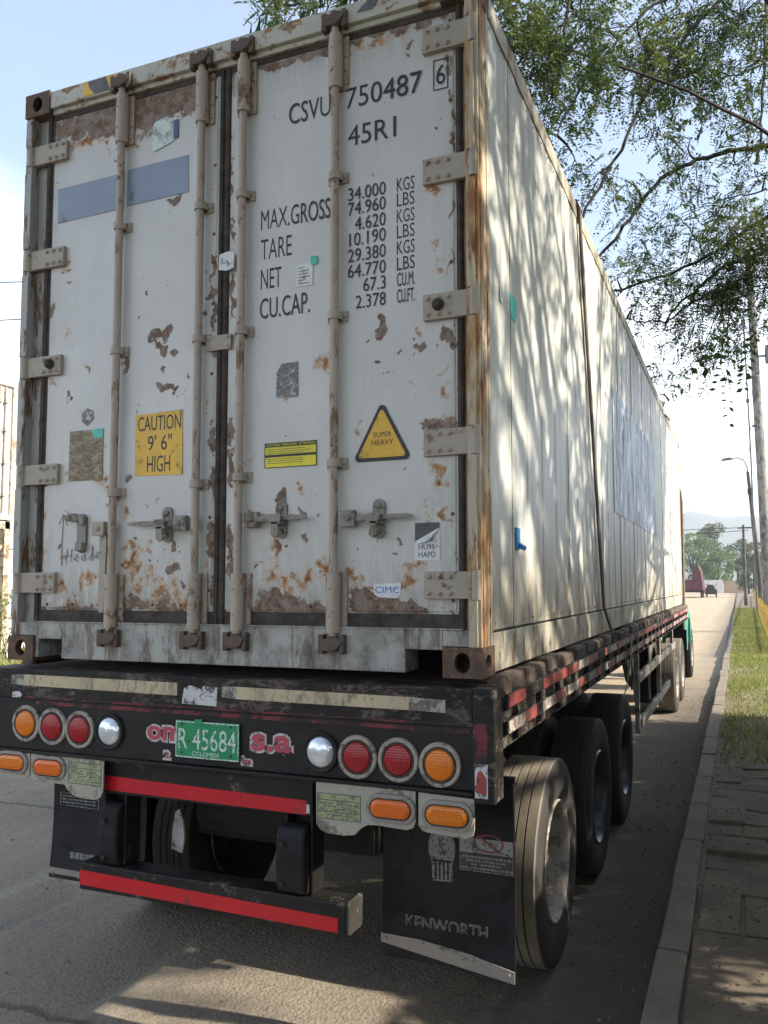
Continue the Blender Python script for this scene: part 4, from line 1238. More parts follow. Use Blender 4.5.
# lamp brackets below the panel with oval lamps
def bracket(poly, lamps):
    b = MB()
    b.prism(poly, YB - 0.004, YB + 0.004)
    o = b.build('lamp_bracket', M['beige'], tr, 0.002)
    for x, z, w, hh, m in lamps:
        y = YB - 0.004
        r = MB()
        A, Bp = pill(x, z, w + 0.045, hh + 0.045), pill(x, z, w + 0.012, hh + 0.012)
        n = len(A)
        vs = [(a, y, b2) for a, b2 in A] + [(a, y - 0.010, b2) for a, b2 in pill(x, z, w + 0.04, hh + 0.04)] + [(a, y - 0.011, b2) for a, b2 in Bp] + [(a, y - 0.002, b2) for a, b2 in Bp]
        fs = [(L * n + i, L * n + (i + 1) % n, (L + 1) * n + (i + 1) % n, (L + 1) * n + i) for L in range(3) for i in range(n)]
        r.add(vs, fs)
        for dx, dz in ((w / 2 + 0.014, 0), (-w / 2 - 0.014, 0), (0, hh / 2 + 0.014), (0, -hh / 2 - 0.014)):
            r.dome((x + dx, y - 0.010, z + dz), 0.004, 0.003, 6)
        r.build('lamp_ring', M['alu'], o)
        r = MB()
        r.prism(pill(x, z, w + 0.011, hh + 0.011), y - 0.009, y)
        r.build('grommet', M['gasket'], o)
        P0, P1, P2 = pill(x, z, w, hh), pill(x, z, w - 0.004, hh - 0.004), pill(x, z, w - 0.03, hh - 0.03)
        vs = [(a, y - 0.009, b2) for a, b2 in P0] + [(a, y - 0.014, b2) for a, b2 in P1] + [(a, y - 0.018, b2) for a, b2 in P2]
        fs = [(L * n + i, L * n + (i + 1) % n, (L + 1) * n + (i + 1) % n, (L + 1) * n + i) for L in range(2) for i in range(n)] + [tuple(range(2 * n, 3 * n))]
        MB().add(vs, fs).build('marker_lens', m, o)
    return o
br = bracket([(1.755, 1.130), (1.757, 0.965), (1.775, 0.942), (1.805, 0.932), (1.88, 0.930), (1.93, 0.938), (1.955, 0.965), (1.985, 0.982), (2.03, 0.985), (2.15, 0.980), (2.178, 0.990), (2.188, 1.015), (2.188, 1.130)], [(2.085, 1.055, 0.168, 0.068, M['orange'])])
bracket([(2.199, 1.128), (2.199, 1.005), (2.215, 0.985), (2.24, 0.980), (2.39, 0.972), (2.418, 0.985), (2.424, 1.01), (2.424, 1.122)], [(2.318, 1.052, 0.168, 0.070, M['amber'])])
bl = bracket([(0.232, 1.130), (0.232, 1.03), (0.25, 1.008), (0.44, 1.004), (0.455, 0.985), (0.49, 0.962), (0.55, 0.950), (0.62, 0.952), (0.652, 0.965), (0.666, 1.0), (0.666, 1.130)], [(0.345, 1.075, 0.168, 0.068, M['orange'])])
bracket([(0.012, 1.130), (0.012, 1.03), (0.03, 1.01), (0.20, 1.006), (0.224, 1.03), (0.224, 1.130)], [(0.115, 1.083, 0.160, 0.066, M['amber'])])
for x0, x1, z0, z1, par in ((1.762, 1.955, 0.988, 1.090, br), (0.462, 0.655, 1.014, 1.112, bl)):
    sticker('data_label', rect(x0, x1, z0, z1), YB - 0.004, M['oldlabel'], par, 0.001)
    ln = MB()
    for a, b, c, d in ((x0, x1, z1 - 0.003, z1), (x0, x1, z0, z0 + 0.003), (x0, x0 + 0.003, z0 + 0.003, z1 - 0.003), (x1 - 0.003, x1, z0 + 0.003, z1 - 0.003), (x0 + 0.003, x1 - 0.003, z1 - 0.028, z1 - 0.025)):
        ln.box(a, b, YB - 0.0058, YB - 0.005, c, d)
    for k in range(5):
        x = x0 + 0.014
        while x < x1 - 0.03:
            w = random.uniform(0.006, 0.022)
            if random.random() < 0.75: ln.box(x, x + w, YB - 0.0055, YB - 0.005, z1 - 0.042 - k * 0.011, z1 - 0.037 - k * 0.011)
            x += w + 0.006
    ln.build('fine_print', M['greygum'], par)
# upper bar, hanging arms, rubber buffers, lower bumper
ub = MB()
ub.box(0.62, 1.712, -0.012, 0.07, 0.972, 1.128)
ub.box(0.60, 1.73, -0.03, 0.08, 1.112, 1.130)
ub.build('upper_bar', M['black'], tr, 0.005)
strip('reflective_tape', [(0.62, 0.988), (1.683, 0.979), (1.683, 1.036), (0.62, 1.052)], -0.012, M['redtape'])
strip('reflective_tape', [(1.684, 0.985), (1.698, 0.985), (1.698, 1.02), (1.684, 1.022)], -0.012, M['whitepatch'])
for x0, x1 in ((0.615, 0.745), (1.575, 1.708)):
    am = MB()
    am.box(x0, x0 + 0.012, 0.0, 0.10, 0.655, 0.975)
    am.box(x1 - 0.012, x1, 0.0, 0.10, 0.655, 0.975)
    am.box(x0 + 0.012, x1 - 0.012, 0.07, 0.085, 0.655, 0.975)
    am.build('bumper_arm', M['black'], tr, 0.003)
for x0, x1 in ((0.632, 0.735), (1.558, 1.692)):
    poly = [(-0.03, 0.665), (0.0, 0.655), (0.06, 0.655), (0.06, 0.92), (0.0, 0.935), (-0.03, 0.925), (-0.045, 0.89), (-0.052, 0.80), (-0.048, 0.70)]
    bf = MB().prism(poly, x0, x1, 0)
    bf.build('rubber_buffer', M['flap'], tr, 0.012)
for x0, x1 in ((0.632, 0.735), (1.558, 1.692)):
    for z in (0.70, 0.86): MB().cyl((x0 + 0.035, -0.058, z), (x0 + 0.035, -0.04, z), 0.010, 10).build('bolt', M['dark'], tr)
lb = MB()
lb.box(0.50, 1.872, -0.02, 0.095, 0.528, 0.650)
lb.build('bumper_bar', M['black'], tr, 0.008)
cap = MB()
cap.prism([(-0.022, 0.536), (-0.010, 0.524), (0.095, 0.524), (0.107, 0.536), (0.107, 0.645), (0.095, 0.657), (-0.008, 0.657), (-0.022, 0.645)], 1.872, 1.884, 0)
cap.build('bumper_end', M['endcap'], tr, 0.003)
strip('reflective_tape', [(0.505, 0.551), (1.835, 0.533), (1.835, 0.590), (0.505, 0.617)], -0.02, M['redtape'])
# chassis
for xa in (0.70, 1.60):
    ch = MB()
    ch.box(xa, xa + 0.12, 0.12, 13.2, 1.425, 1.445)
    ch.box(xa, xa + 0.12, 0.12, 13.2, 0.985, 1.005)
    ch.box(xa + 0.052, xa + 0.068, 0.12, 13.2, 1.005, 1.425)
    ch.build('frame_rail', M['frame'], tr)
y = 0.4
while y < 13:
    MB().box(XL + 0.08, XR - 0.08, y, y + 0.08, 1.36, 1.455).build('cross_member', M['frame'], tr)
    y += 0.62
AX = (1.235, 2.60, 3.92)
for y in AX:
    ax_ = MB()
    ax_.cyl((0.25, y, 0.505), (2.17, y, 0.505), 0.07, 14)
    for x in (0.74, 1.66):
        ax_.box(x - 0.04, x + 0.04, y - 0.5, y + 0.5, 0.60, 0.66)
        ax_.box(x - 0.06, x + 0.06, y - 0.6, y - 0.46, 0.62, 0.99)
        ax_.box(x - 0.06, x + 0.06, y + 0.46, y + 0.6, 0.62, 0.99)
        ax_.box(x - 0.05, x + 0.05, y - 0.07, y + 0.07, 0.53, 0.68)
    ax_.build('axle', M['frame'], tr, 0.004)
MB().cyl((0.95, 0.35, 0.86), (1.45, 0.35, 0.86), 0.11, 18).build('air_tank', M['frame'], tr)
MB().cyl((0.86, 1.9, 0.84), (0.86, 2.6, 0.84), 0.12, 18).build('air_tank', M['frame'], tr)
q = MB()
q.box(0.72, 1.70, 0.62, 0.66, 0.62, 1.36)
q.box(0.35, 0.70, 0.70, 0.74, 0.75, 1.36)
q.box(1.72, 2.05, 0.70, 0.74, 0.75, 1.36)
q.build('underside_blocker', M['frame'], tr, 0.004)  # plates added to hide the lit road and keep the underside black
for x in (0.95, 1.47):
    q = MB()
    q.cyl((x, 0.86, 0.72), (x, 1.06, 0.72), 0.09, 18)
    q.cyl((x, 0.96, 0.72), (x, 0.98, 0.72), 0.10, 18)
    q.build('brake_chamber', M['frame'], tr)
# painted hanger plate seen through the bumper opening
hp = MB()
hp.prism([(0.672, 0.60), (0.735, 0.585), (0.748, 0.66), (0.738, 0.74), (0.715, 0.80), (0.69, 0.78), (0.675, 0.70)], 0.42, 0.43)
hp.build('hanger_plate', M['whitepatch'], tr)
# wheels
def tyre_mesh():
    m = MB()
    w, R = 0.132, 0.507
    prof = [(0.295, -0.10), (0.305, -0.118), (0.36, -w - 0.004), (0.42, -w - 0.006), (0.465, -w - 0.002), (0.486, -0.130), (0.500, -0.124), (R - 0.001, -0.116)]
    for c in (-0.066, -0.022, 0.022, 0.066):
        prof += [(R, c - 0.004), (R - 0.009, c - 0.0025), (R - 0.009, c + 0.0025), (R, c + 0.004)]
    prof += [(R - 0.001, 0.116), (0.500, 0.124), (0.486, 0.130), (0.465, w + 0.002), (0.42, w + 0.006), (0.36, w + 0.004), (0.305, 0.118), (0.295, 0.10)]
    m.lathe(prof, (0, 0, 0), 0, 72)
    return m
def rim_mesh(outer):
    m = MB()
    m.lathe([(0.296, 0.10), (0.300, 0.122), (0.293, 0.130), (0.284, 0.122), (0.268, 0.09), (0.262, 0.03), (0.255, -0.02), (0.235, -0.045), (0.17, -0.055), (0.13, -0.05), (0.128, 0.03), (0.115, 0.055), (0.06, 0.062), (0.0005, 0.062)], (0, 0, 0), 0, 48)
    for k in range(10):
        t = 2 * math.pi * k / 10
        m.lathe([(0.017, -0.052), (0.017, -0.028), (0.010, -0.022), (0.0005, -0.022)], (0, 0.158 * math.cos(t), 0.158 * math.sin(t)), 0, 6)
    m.lathe([(0.296, -0.10), (0.300, -0.122), (0.285, -0.128), (0.27, -0.09), (0.265, 0.02)], (0, 0, 0), 0, 40)
    return m
def put_wheel(x, y, tm, rm, flip, par, z=0.507):
    t = bpy.data.objects.new('tyre', tm)
    C.objects.link(t)
    t.parent = par
    t.location = Vector((x, y, z)) - offs(par)
    t.rotation_euler = (random.uniform(0, 6), 0, math.pi if flip else 0)
    r = bpy.data.objects.new('rim', rm)
    C.objects.link(r)
    r.parent = t
    return t
def keep_mesh(mb, mat, nm):
    o = mb.build(nm, mat)
    me = o.data
    bpy.data.objects.remove(o)
    return me
tm_d, tm_b = keep_mesh(tyre_mesh(), M['tyredust'], 'tyre'), keep_mesh(tyre_mesh(), M['tyre'], 'tyre')
rm_w, rm_d = keep_mesh(rim_mesh(1), M['rim'], 'rim'), keep_mesh(rim_mesh(1), M['rimdark'], 'rim')
for i, y in enumerate(AX):
    for x, flip in ((2.335, 0), (2.00, 1), (0.42, 0), (0.085, 1)):
        t = put_wheel(x, y, tm_d if (i == 0 and x > 2.2) else tm_b, rm_w if (i == 0 and x > 2.2) else rm_d, flip, tr)
# mud flaps
FY = 0.30
def flap(x0, x1, zt, zb):
    n = 8
    vs, fs = [], []
    for j in range(n + 1):
        t = j / n
        z = zt + (zb - zt) * t
        yy = FY + 0.02 * math.sin(t * 3.0) - 0.012 * t
        for x in (x0, x1): vs += [(x, yy, z), (x, yy + 0.008, z)]
    for j in range(n):
        a = 4 * j
        fs += [(a, a + 2, a + 6, a + 4), (a + 1, a + 5, a + 7, a + 3), (a, a + 4, a + 5, a + 1), (a + 2, a + 3, a + 7, a + 6)]
    o = MB().add(vs, fs).build('mud_flap', M['flap'], tr)
    return o
def FYa(z, zt=1.09, zb=0.33):
    t = (zt - z) / (zt - zb)
    return FY + 0.02 * math.sin(t * 3.0) - 0.012 * t
fR = flap(1.885, 2.478, 1.09, 0.33)
fL = flap(0.0, 0.60, 1.09, 0.42)
ms = MB()
y = FYa(0.36) - 0.004
ms.prism([(1.886, 0.388), (1.886, 0.425), (2.06, 0.422), (2.28, 0.398), (2.478, 0.355), (2.478, 0.308), (2.2, 0.345)], y - 0.003, y + 0.002)
for x, z in ((1.91, 0.405), (2.08, 0.408), (2.30, 0.378), (2.455, 0.34)): ms.dome((x, y - 0.003, z), 0.009, 0.006, 8)
ms.build('flap_weight', M['alu'], fR)
ms = MB()
yl = FYa(0.43) - 0.004
ms.prism([(0.0, 0.405), (0.0, 0.470), (0.30, 0.468), (0.60, 0.44), (0.60, 0.40)], yl - 0.003, yl + 0.002)
for x, z in ((0.03, 0.44), (0.20, 0.442), (0.40, 0.43)): ms.dome((x, yl - 0.003, z), 0.009, 0.006, 8)
ms.build('flap_weight', M['alu'], fL)
ms = MB()
ms.box(1.88, 2.48, FY + 0.010, FY + 0.03, 1.06, 1.125)
ms.tube([(2.478, FY - 0.004, 1.10), (2.478, FY + 0.01, 0.70)], 0.006, 6)
ms.build('flap_hanger', M['black'], fR)
MB().box(0.0, 0.60, FY + 0.010, FY + 0.03, 1.06, 1.125).build('flap_hanger', M['black'], fL)
# prints on the right flap
y = FYa(0.80) - 0.0012
hd = [(2.115, 0.665), (2.112, 0.74), (2.098, 0.78), (2.098, 0.83), (2.112, 0.862), (2.16, 0.875), (2.205, 0.860), (2.218, 0.825), (2.216, 0.775), (2.205, 0.74), (2.206, 0.668)]
def ringpoly(poly, w, y0, name, mat, par):
    n = len(poly)
    cx, cz = sum(a for a, b in poly) / n, sum(b for a, b in poly) / n
    m = MB()
    inn = [(a + (cx - a) * w / max(1e-6, math.hypot(a - cx, b - cz)), b + (cz - b) * w / max(1e-6, math.hypot(a - cx, b - cz))) for a, b in poly]
    vs = [(a, y0, b) for a, b in poly] + [(a, y0, b) for a, b in inn]
    vs += [(a, y0 - 0.0006, b) for a, b, in poly] + [(a, y0 - 0.0006, b) for a, b in inn]
    fs = []
    for i in range(n):
        j = (i + 1) % n
        fs += [(2 * n + i, 2 * n + j, 3 * n + j, 3 * n + i), (i, j, 2 * n + j, 2 * n + i), (n + i, 3 * n + i, 3 * n + j, n + j)]
    m.add(vs, fs)
    return m.build(name, mat, par)
em = MB()
em.prism([(2.106, 0.755), (2.104, 0.83), (2.118, 0.855), (2.16, 0.866), (2.20, 0.852), (2.211, 0.825), (2.209, 0.755)], y - 0.0006, y)
for k in range(5):
    xx = 2.116 + k * 0.0185
    em.box(xx, xx + 0.010, y - 0.0006, y, 0.672, 0.745)
em.build('emblem', M['flapink'], fR)
ringpoly(hd, 0.006, y, 'emblem', M['flapink'], fR)
text('K', 2.145, 2.172, 0.815, 0.846, y - 0.0008, I, fR)
text('W', 2.143, 2.178, 0.770, 0.803, y - 0.0008, I, fR)
sticker('no_entry_label', rect(2.238, 2.472, 0.80, 0.888), y, M['flapsign'], fR, 0.0006)
el = circ(2.365, 0.844, 0.038, 28, 1.75)
ringpoly(el, 0.008, y - 0.0008, 'no_entry_label', M['flapred'], fR)
sl_ = MB().prism([(2.318, 0.872), (2.326, 0.877), (2.412, 0.817), (2.404, 0.812)], y - 0.0022, y - 0.0016)
sl_.build('no_entry_label', M['flapred'], fR)
pp = MB()
for cx in (2.345, 2.375, 2.395):
    pp.prism(circ(cx, 0.855 - 0.006 * (cx > 2.37), 0.006, 10), y - 0.0013, y - 0.0008)
    pp.box(cx - 0.009, cx + 0.009, y - 0.0013, y - 0.0008, 0.828, 0.846)
pp.build('no_entry_label', M['greytape'], fR)
sticker('label', rect(2.238, 2.472, 0.726, 0.797), y, M['gasket'], fR, 0.0006)
ln = MB()
for k in range(4):
    x = 2.248 + 0.02 * (k % 3)
    while x < 2.458 - 0.02 * (k % 3):
        w = random.uniform(0.006, 0.016)
        ln.box(x, x + w, y - 0.0012, y - 0.0007, 0.780 - k * 0.015, 0.788 - k * 0.015)
        x += w + 0.004
for a, b, c, d in ((2.239, 2.471, 0.726, 0.729), (2.239, 2.242, 0.729, 0.797), (2.468, 2.471, 0.729, 0.797)): ln.box(a, b, y - 0.0016, y - 0.0007, c, d)
ln.build('fine_print', M['flapink'], fR)
y = FYa(0.49) - 0.0012
text('KENWORTH', 1.995, 2.362, 0.455, 0.512, y, M['flapink'], fR, grow=0.02)
text('KENWORTH', 1.999, 2.358, 0.461, 0.506, y - 0.0007, M['flap'], fR, grow=-0.03)
# prints on the left flap
y = FYa(0.8) - 0.0012
ringpoly([(0.045, 0.785), (0.175, 0.782), (0.30, 0.782), (0.302, 0.845), (0.175, 0.847), (0.045, 0.850)], 0.005, y, 'label', M['flapink'], fL)
ln = MB()
for k in range(3):
    x = 0.06
    while x < 0.28:
        w = random.uniform(0.01, 0.03)
        ln.box(x, x + w, y - 0.0006, y, 0.828 - k * 0.016, 0.836 - k * 0.016)
        x += w + 0.006
x = 0.13
while x < 0.42:
    w = random.uniform(0.012, 0.03)
    ln.box(x, x + w, y - 0.012, y - 0.0114, 0.525, 0.565 - 0.01 * random.random())
    x += w + 0.006
ln.build('fine_print', M['flapink'], fL)
# side guard between the wheels and the tractor
for sx, xe in ((1, 2.47), (-1, -0.05)):
    g = MB()
    def bar(xa, xb, y0, y1, z0, z1): g.box(min(xa, xb), max(xa, xb), y0, y1, z0, z1)
    g.box(xe - 0.02, xe + 0.02, 4.82, 9.5, 1.00, 1.085)
    g.box(xe - 0.02, xe + 0.02, 5.0, 8.4, 0.57, 0.65)
    for y in (4.78, 7.0, 9.0):
        g.box(xe - 0.025, xe + 0.015, y, y + 0.07, 0.55 if y < 8 else 1.0, 1.40)
    g.build('side_guard', M['alu'], tr, 0.004)
    l = MB()
    l.box(xe - 0.42, xe - 0.28, 8.55, 8.69, 0.35, 1.4)
    l.box(xe - 0.47, xe - 0.23, 8.5, 8.74, 0.31, 0.35)
    l.build('landing_leg', M['frame'], tr, 0.004)
for k in range(3):
    hs = MB().tube([(2.25, 5.2 + k * 0.2, 1.35), (2.3, 5.4 + k * 0.2, 0.95 - 0.06 * k), (2.28, 5.7 + k * 0.2, 1.3)], 0.014, 6)
    hs.build('air_hose', M['wire'], tr)

# ------------------------------------------------------------------ the tractor ahead of the container
tc_ = empty('tractor_truck', (1.21, 12.6, 0), 'green tractor unit mostly hidden ahead of the container, its lit wheel and fender showing', 'truck')
cb = MB()
cb.prism([(12.75, 0.95), (12.75, 3.3), (13.0, 3.55), (14.35, 3.5), (14.75, 2.5), (16.4, 2.1), (16.5, 0.95)], 0.28, 2.12, 0)
cab = cb.build('cab', M['green'], tc_, 0.04)
wn = MB()
wn.box(2.115, 2.125, 13.55, 14.35, 2.3, 3.1)
wn.build('window', M['cabglass'], cab)
fr_ = MB()
fr_.box(0.75, 1.65, 9.4, 16.2, 0.72, 1.0)
fr_.build('frame', M['frame'], tc_)
fd = MB()
fd.prism([(13.0, 0.80), (13.05, 1.15), (13.25, 1.36), (14.0, 1.38), (14.2, 1.1), (14.25, 0.78), (14.12, 0.78), (14.05, 1.1), (13.9, 1.25), (13.35, 1.25), (13.18, 1.05), (13.14, 0.80)], 2.0, 2.46, 0)
fd.prism([(12.45, 0.68), (13.14, 0.68), (13.14, 1.30), (12.45, 1.28)], 2.30, 2.452, 0)
fd.build('fender', M['green'], tc_, 0.02)
fl = MB()
fl.box(2.20, 2.48, 12.36, 12.38, 0.28, 1.1)
fl.build('mud_flap', M['flap'], tc_)
for y in (9.98, 11.3):
    for x, flip in ((2.335, 0), (2.00, 1), (0.42, 0), (0.085, 1)): put_wheel(x, y, tm_d, rm_w, flip, tc_)
for x, flip in ((2.30, 0), (0.12, 1)): put_wheel(x, 14.9, tm_b, rm_w, flip, tc_)
ex = MB()
ex.tube([(2.42, 12.42, 0.95), (2.44, 12.42, 2.6), (2.44, 12.42, 3.42), (2.425, 12.42, 3.60), (2.39, 12.42, 3.72), (2.35, 12.42, 3.78)], 0.04, 12)
ex.build('exhaust_stack', M['chrome'], tc_)
an = MB()
an.tube([(2.36, 12.5, 3.2), (2.34, 12.5, 4.35)], 0.012, 6)
an.cyl((2.34, 12.5, 4.35), (2.338, 12.5, 4.50), 0.025, 8)
an.build('antenna', M['chrome'], tc_)

# ------------------------------------------------------------------ leaves, branches, trees
def leaf_mesh(name, ctr, dirs, L, Wd, mat, parent=None, off=(0, 0, 0), droop=0.5):
    """one rhombic blade per point; L, Wd arrays; dirs rough growth direction"""
    n = len(ctr)
    d = dirs + rng.normal(0, 0.55, (n, 3))
    d[:, 2] -= droop * rng.random(n)
    d /= np.linalg.norm(d, axis=1)[:, None] + 1e-9
    r = rng.normal(0, 1, (n, 3))
    s = np.cross(d, r)
    s /= np.linalg.norm(s, axis=1)[:, None] + 1e-9
    L, Wd = L[:, None], Wd[:, None]
    v = np.stack([ctr - d * L / 2, ctr + s * Wd / 2, ctr + d * L / 2, ctr - s * Wd / 2], 1).reshape(-1, 3) - np.array(off)
    me = bpy.data.meshes.new(name)
    me.vertices.add(n * 4)
    me.vertices.foreach_set('co', v.astype(np.float32).ravel())
    me.loops.add(n * 4)
    me.loops.foreach_set('vertex_index', np.arange(n * 4, dtype=np.int32))
    me.polygons.add(n)
    me.polygons.foreach_set('loop_start', np.arange(0, n * 4, 4, dtype=np.int32))
    me.polygons.foreach_set('loop_total', np.full(n, 4, dtype=np.int32))
    me.update(calc_edges=True)
    me.materials.append(mat)
    o = bpy.data.objects.new(name, me)
    C.objects.link(o)
    if parent is not None: o.parent = parent
    return o

def curve_pts(a, b, n=7, bend=0.12, sag=0.0):
    a, b = np.array(a, float), np.array(b, float)
    L = np.linalg.norm(b - a)
    j = rng.normal(0, 1, 3) * bend * L
    t = np.linspace(0, 1, n)[:, None]
    p = a + (b - a) * t + np.sin(math.pi * t) * j + rng.normal(0, 0.012 * L, (n, 3)) * np.sin(math.pi * t)
    p[:, 2] -= sag * t[:, 0] ** 2
    return p

def twigs(mb, base, direction, length, count, leaves, dens, spread=0.9, r=0.006, droop=0.35, lsz=0.05):
    """fine twigs about a point, each with side sprays that carry paired leaflets"""
    for _ in range(count):
        d = np.array(direction, float) + rng.normal(0, spread, 3)
        d /= np.linalg.norm(d)
        l = length * rng.uniform(0.5, 1.15)
        e = base + d * l
        e[2] -= droop * l * rng.random()
        p = curve_pts(base, e, 6, 0.10, droop * l * 0.5)
        mb.tube(p, [r * (1 - 0.75 * k / 5) for k in range(6)], 4, False)
        ns = max(2, int(dens * l / 9))
        for q in range(ns):
            t = (q + rng.uniform(0.3, 1.0)) / ns
            i = min(4, int(t * 5))
            o = p[i] * (1 - (t * 5 - i)) + p[i + 1] * (t * 5 - i)
            sd_ = np.cross(d, rng.normal(0, 1, 3))
            sd_ /= np.linalg.norm(sd_) + 1e-9
            ax = d * rng.uniform(0.3, 0.9) + sd_ * rng.uniform(0.5, 1.0) + np.array((0, 0, -0.25))
            ax /= np.linalg.norm(ax)
            sl_len = lsz * rng.uniform(2.6, 4.6)
            np_ = int(rng.integers(6, 10))
            side = np.cross(ax, rng.normal(0, 0.5, 3) + np.array((0, 0, 1.0)))
            side /= np.linalg.norm(side) + 1e-9
            u = np.linspace(0.12, 1, np_)
            c = o + ax * (u * sl_len)[:, None]
            c[:, 2] -= 0.25 * sl_len * u ** 2
            size = lsz * (1 - 0.45 * np.abs(u - 0.45)) * rng.uniform(0.75, 1.15)
            for sg in (-1, 1):
                dd = side * sg + ax * 0.45
                leaves.append((c + side * sg * (size * 0.5)[:, None], np.tile(dd * 3.0, (np_, 1)), size))

def finish_tree(root, wood, leaves, mat, aspect=0.42):
    wood.build('branch', M['bark'], root)
    c = np.concatenate([l[0] for l in leaves])
    d = np.concatenate([l[1] for l in leaves])
    z = np.concatenate([l[2] for l in leaves])
    L = z * rng.uniform(0.8, 1.2, len(z))
    leaf_mesh('crown', c, d, L, L * aspect * rng.uniform(0.8, 1.3, len(z)), mat, root, root.location)

# --- the tree whose boughs hang over the container and the road
oak = empty('roadside_tree', (5.6, 9.0, 0.1), 'large fine leaved tree whose bare dark boughs overhang the road and container top', 'tree')
tk = MB()
tk.tube([(5.6, 9.0, 0.0), (5.62, 9.0, 0.5), (5.55, 8.95, 1.8), (5.4, 8.9, 3.2), (5.2, 8.7, 4.2)], [0.34, 0.26, 0.22, 0.2, 0.17], 14)
tk.build('trunk', M['bark'], oak)
wood, lv = MB(), []
crotch = np.array((5.2, 8.7, 4.2))
def bough(pts, r0, r1):
    """limb through the given points, smoothed"""
    P = [np.array(p, float) for p in pts]
    out = []
    for i in range(len(P) - 1):
        p0, p1, p2, p3 = P[max(i - 1, 0)], P[i], P[i + 1], P[min(i + 2, len(P) - 1)]
        for t in np.linspace(0, 1, 6, endpoint=False):
            out.append(0.5 * ((2 * p1) + (-p0 + p2) * t + (2 * p0 - 5 * p1 + 4 * p2 - p3) * t * t + (-p0 + 3 * p1 - 3 * p2 + p3) * t ** 3))
    out.append(P[-1])
    n = len(out)
    out = [o + rng.normal(0, 0.012, 3) for o in out]
    wood.tube(out, [r0 + (r1 - r0) * (k / (n - 1)) ** 0.7 for k in range(n)], 6)
    return np.array(out)
LEAFK = 88
LIMBS = (
    (((5.2, 8.7, 4.2), (5.0, 8.7, 6.4), (4.12, 8.5, 7.82), (3.9, 8.4, 7.73), (3.31, 8.2, 7.64), (2.88, 7.9, 7.42), (2.52, 7.6, 7.09), (2.22, 7.3, 6.55), (1.87, 7.0, 5.99), (1.6, 6.8, 5.73)), 0.058, 0.014),
    (((5.2, 8.7, 4.2), (4.9, 9.0, 5.4), (4.16, 9.6, 7.44), (3.92, 9.6, 7.28), (3.37, 9.5, 6.93), (3.06, 9.4, 6.72), (2.54, 9.2, 6.47), (1.78, 9.0, 6.25), (1.44, 8.9, 6.13)), 0.054, 0.013),
    (((5.2, 8.7, 4.2), (4.8, 9.3, 5.0), (4.17, 10.2, 7.08), (3.93, 10.2, 6.99), (3.27, 10.1, 6.79), (2.87, 10.0, 6.43), (2.56, 9.9, 6.18), (2.41, 9.8, 5.82)), 0.048, 0.013),
    (((3.27, 10.0, 6.48), (3.12, 9.9, 6.37), (2.8, 9.8, 6.17), (2.48, 9.7, 5.94), (2.15, 9.6, 5.93), (1.87, 9.5, 5.97)), 0.027, 0.010),
    (((5.2, 8.7, 4.2), (5.1, 8.2, 7.5), (3.85, 7.5, 9.95), (3.36, 7.2, 9.08), (3.01, 7.0, 8.66), (2.59, 6.6, 7.86), (2.25, 6.2, 6.89), (1.86, 5.8, 5.99), (1.77, 5.6, 5.61)), 0.051, 0.013),
    (((5.2, 8.7, 4.2), (5.0, 7.6, 7.8), (2.53, 6.2, 9.71), (2.15, 5.6, 8.77), (1.87, 5.3, 8.18), (1.78, 5.1, 7.24), (1.64, 5.0, 7.15)), 0.048, 0.014),
    (((5.0, 7.9, 7.6), (3.38, 6.6, 9.27), (3.05, 6.4, 8.85), (2.47, 6.2, 8.4), (1.92, 5.9, 7.64), (1.64, 5.6, 6.88)), 0.034, 0.008),
    (((5.0, 8.5, 6.6), (4.04, 8.2, 9.59), (3.9, 8.0, 8.95), (3.84, 8.0, 8.15), (3.75, 8.0, 7.3)), 0.034, 0.014),
    (((3.23, 9.8, 6.26), (3.19, 9.8, 6.02), (2.94, 9.7, 5.39), (2.62, 9.6, 4.91), (2.39, 9.5, 4.42)), 0.012, 0.003),
    (((3.37, 9.9, 6.2), (3.33, 9.9, 5.74), (3.32, 9.9, 5.28), (3.26, 9.8, 4.81), (3.08, 9.8, 4.59)), 0.011, 0.003),
    (((2.95, 9.8, 6.22), (2.79, 9.7, 5.59), (2.53, 9.6, 5.13), (2.35, 9.6, 4.92)), 0.011, 0.003),
    (((3.06, 9.4, 6.72), (2.85, 9.3, 7.13), (2.58, 9.2, 7.36), (2.16, 9.1, 7.01)), 0.014, 0.004),
    (((3.89, 8.6, 7.22), (3.54, 8.6, 7.21), (3.09, 8.5, 7.11), (2.66, 8.4, 6.86)), 0.014, 0.003),
    (((3.92, 8.0, 8.67), (3.52, 7.8, 8.45), (3.1, 7.6, 8.49), (2.72, 7.4, 8.23)), 0.017, 0.004),
    (((2.59, 6.6, 7.86), (2.45, 6.5, 7.49), (2.62, 6.4, 7.03), (2.76, 6.3, 6.58)), 0.012, 0.003),
    (((5.2, 8.7, 4.2), (4.4, 7.6, 6.6), (3.0, 6.2, 7.4), (-0.81, 4.2, 8.38), (-0.87, 4.0, 7.98)), 0.041, 0.006),
)
limb_pts = np.concatenate([bough(p, a, b) for p, a, b in LIMBS])
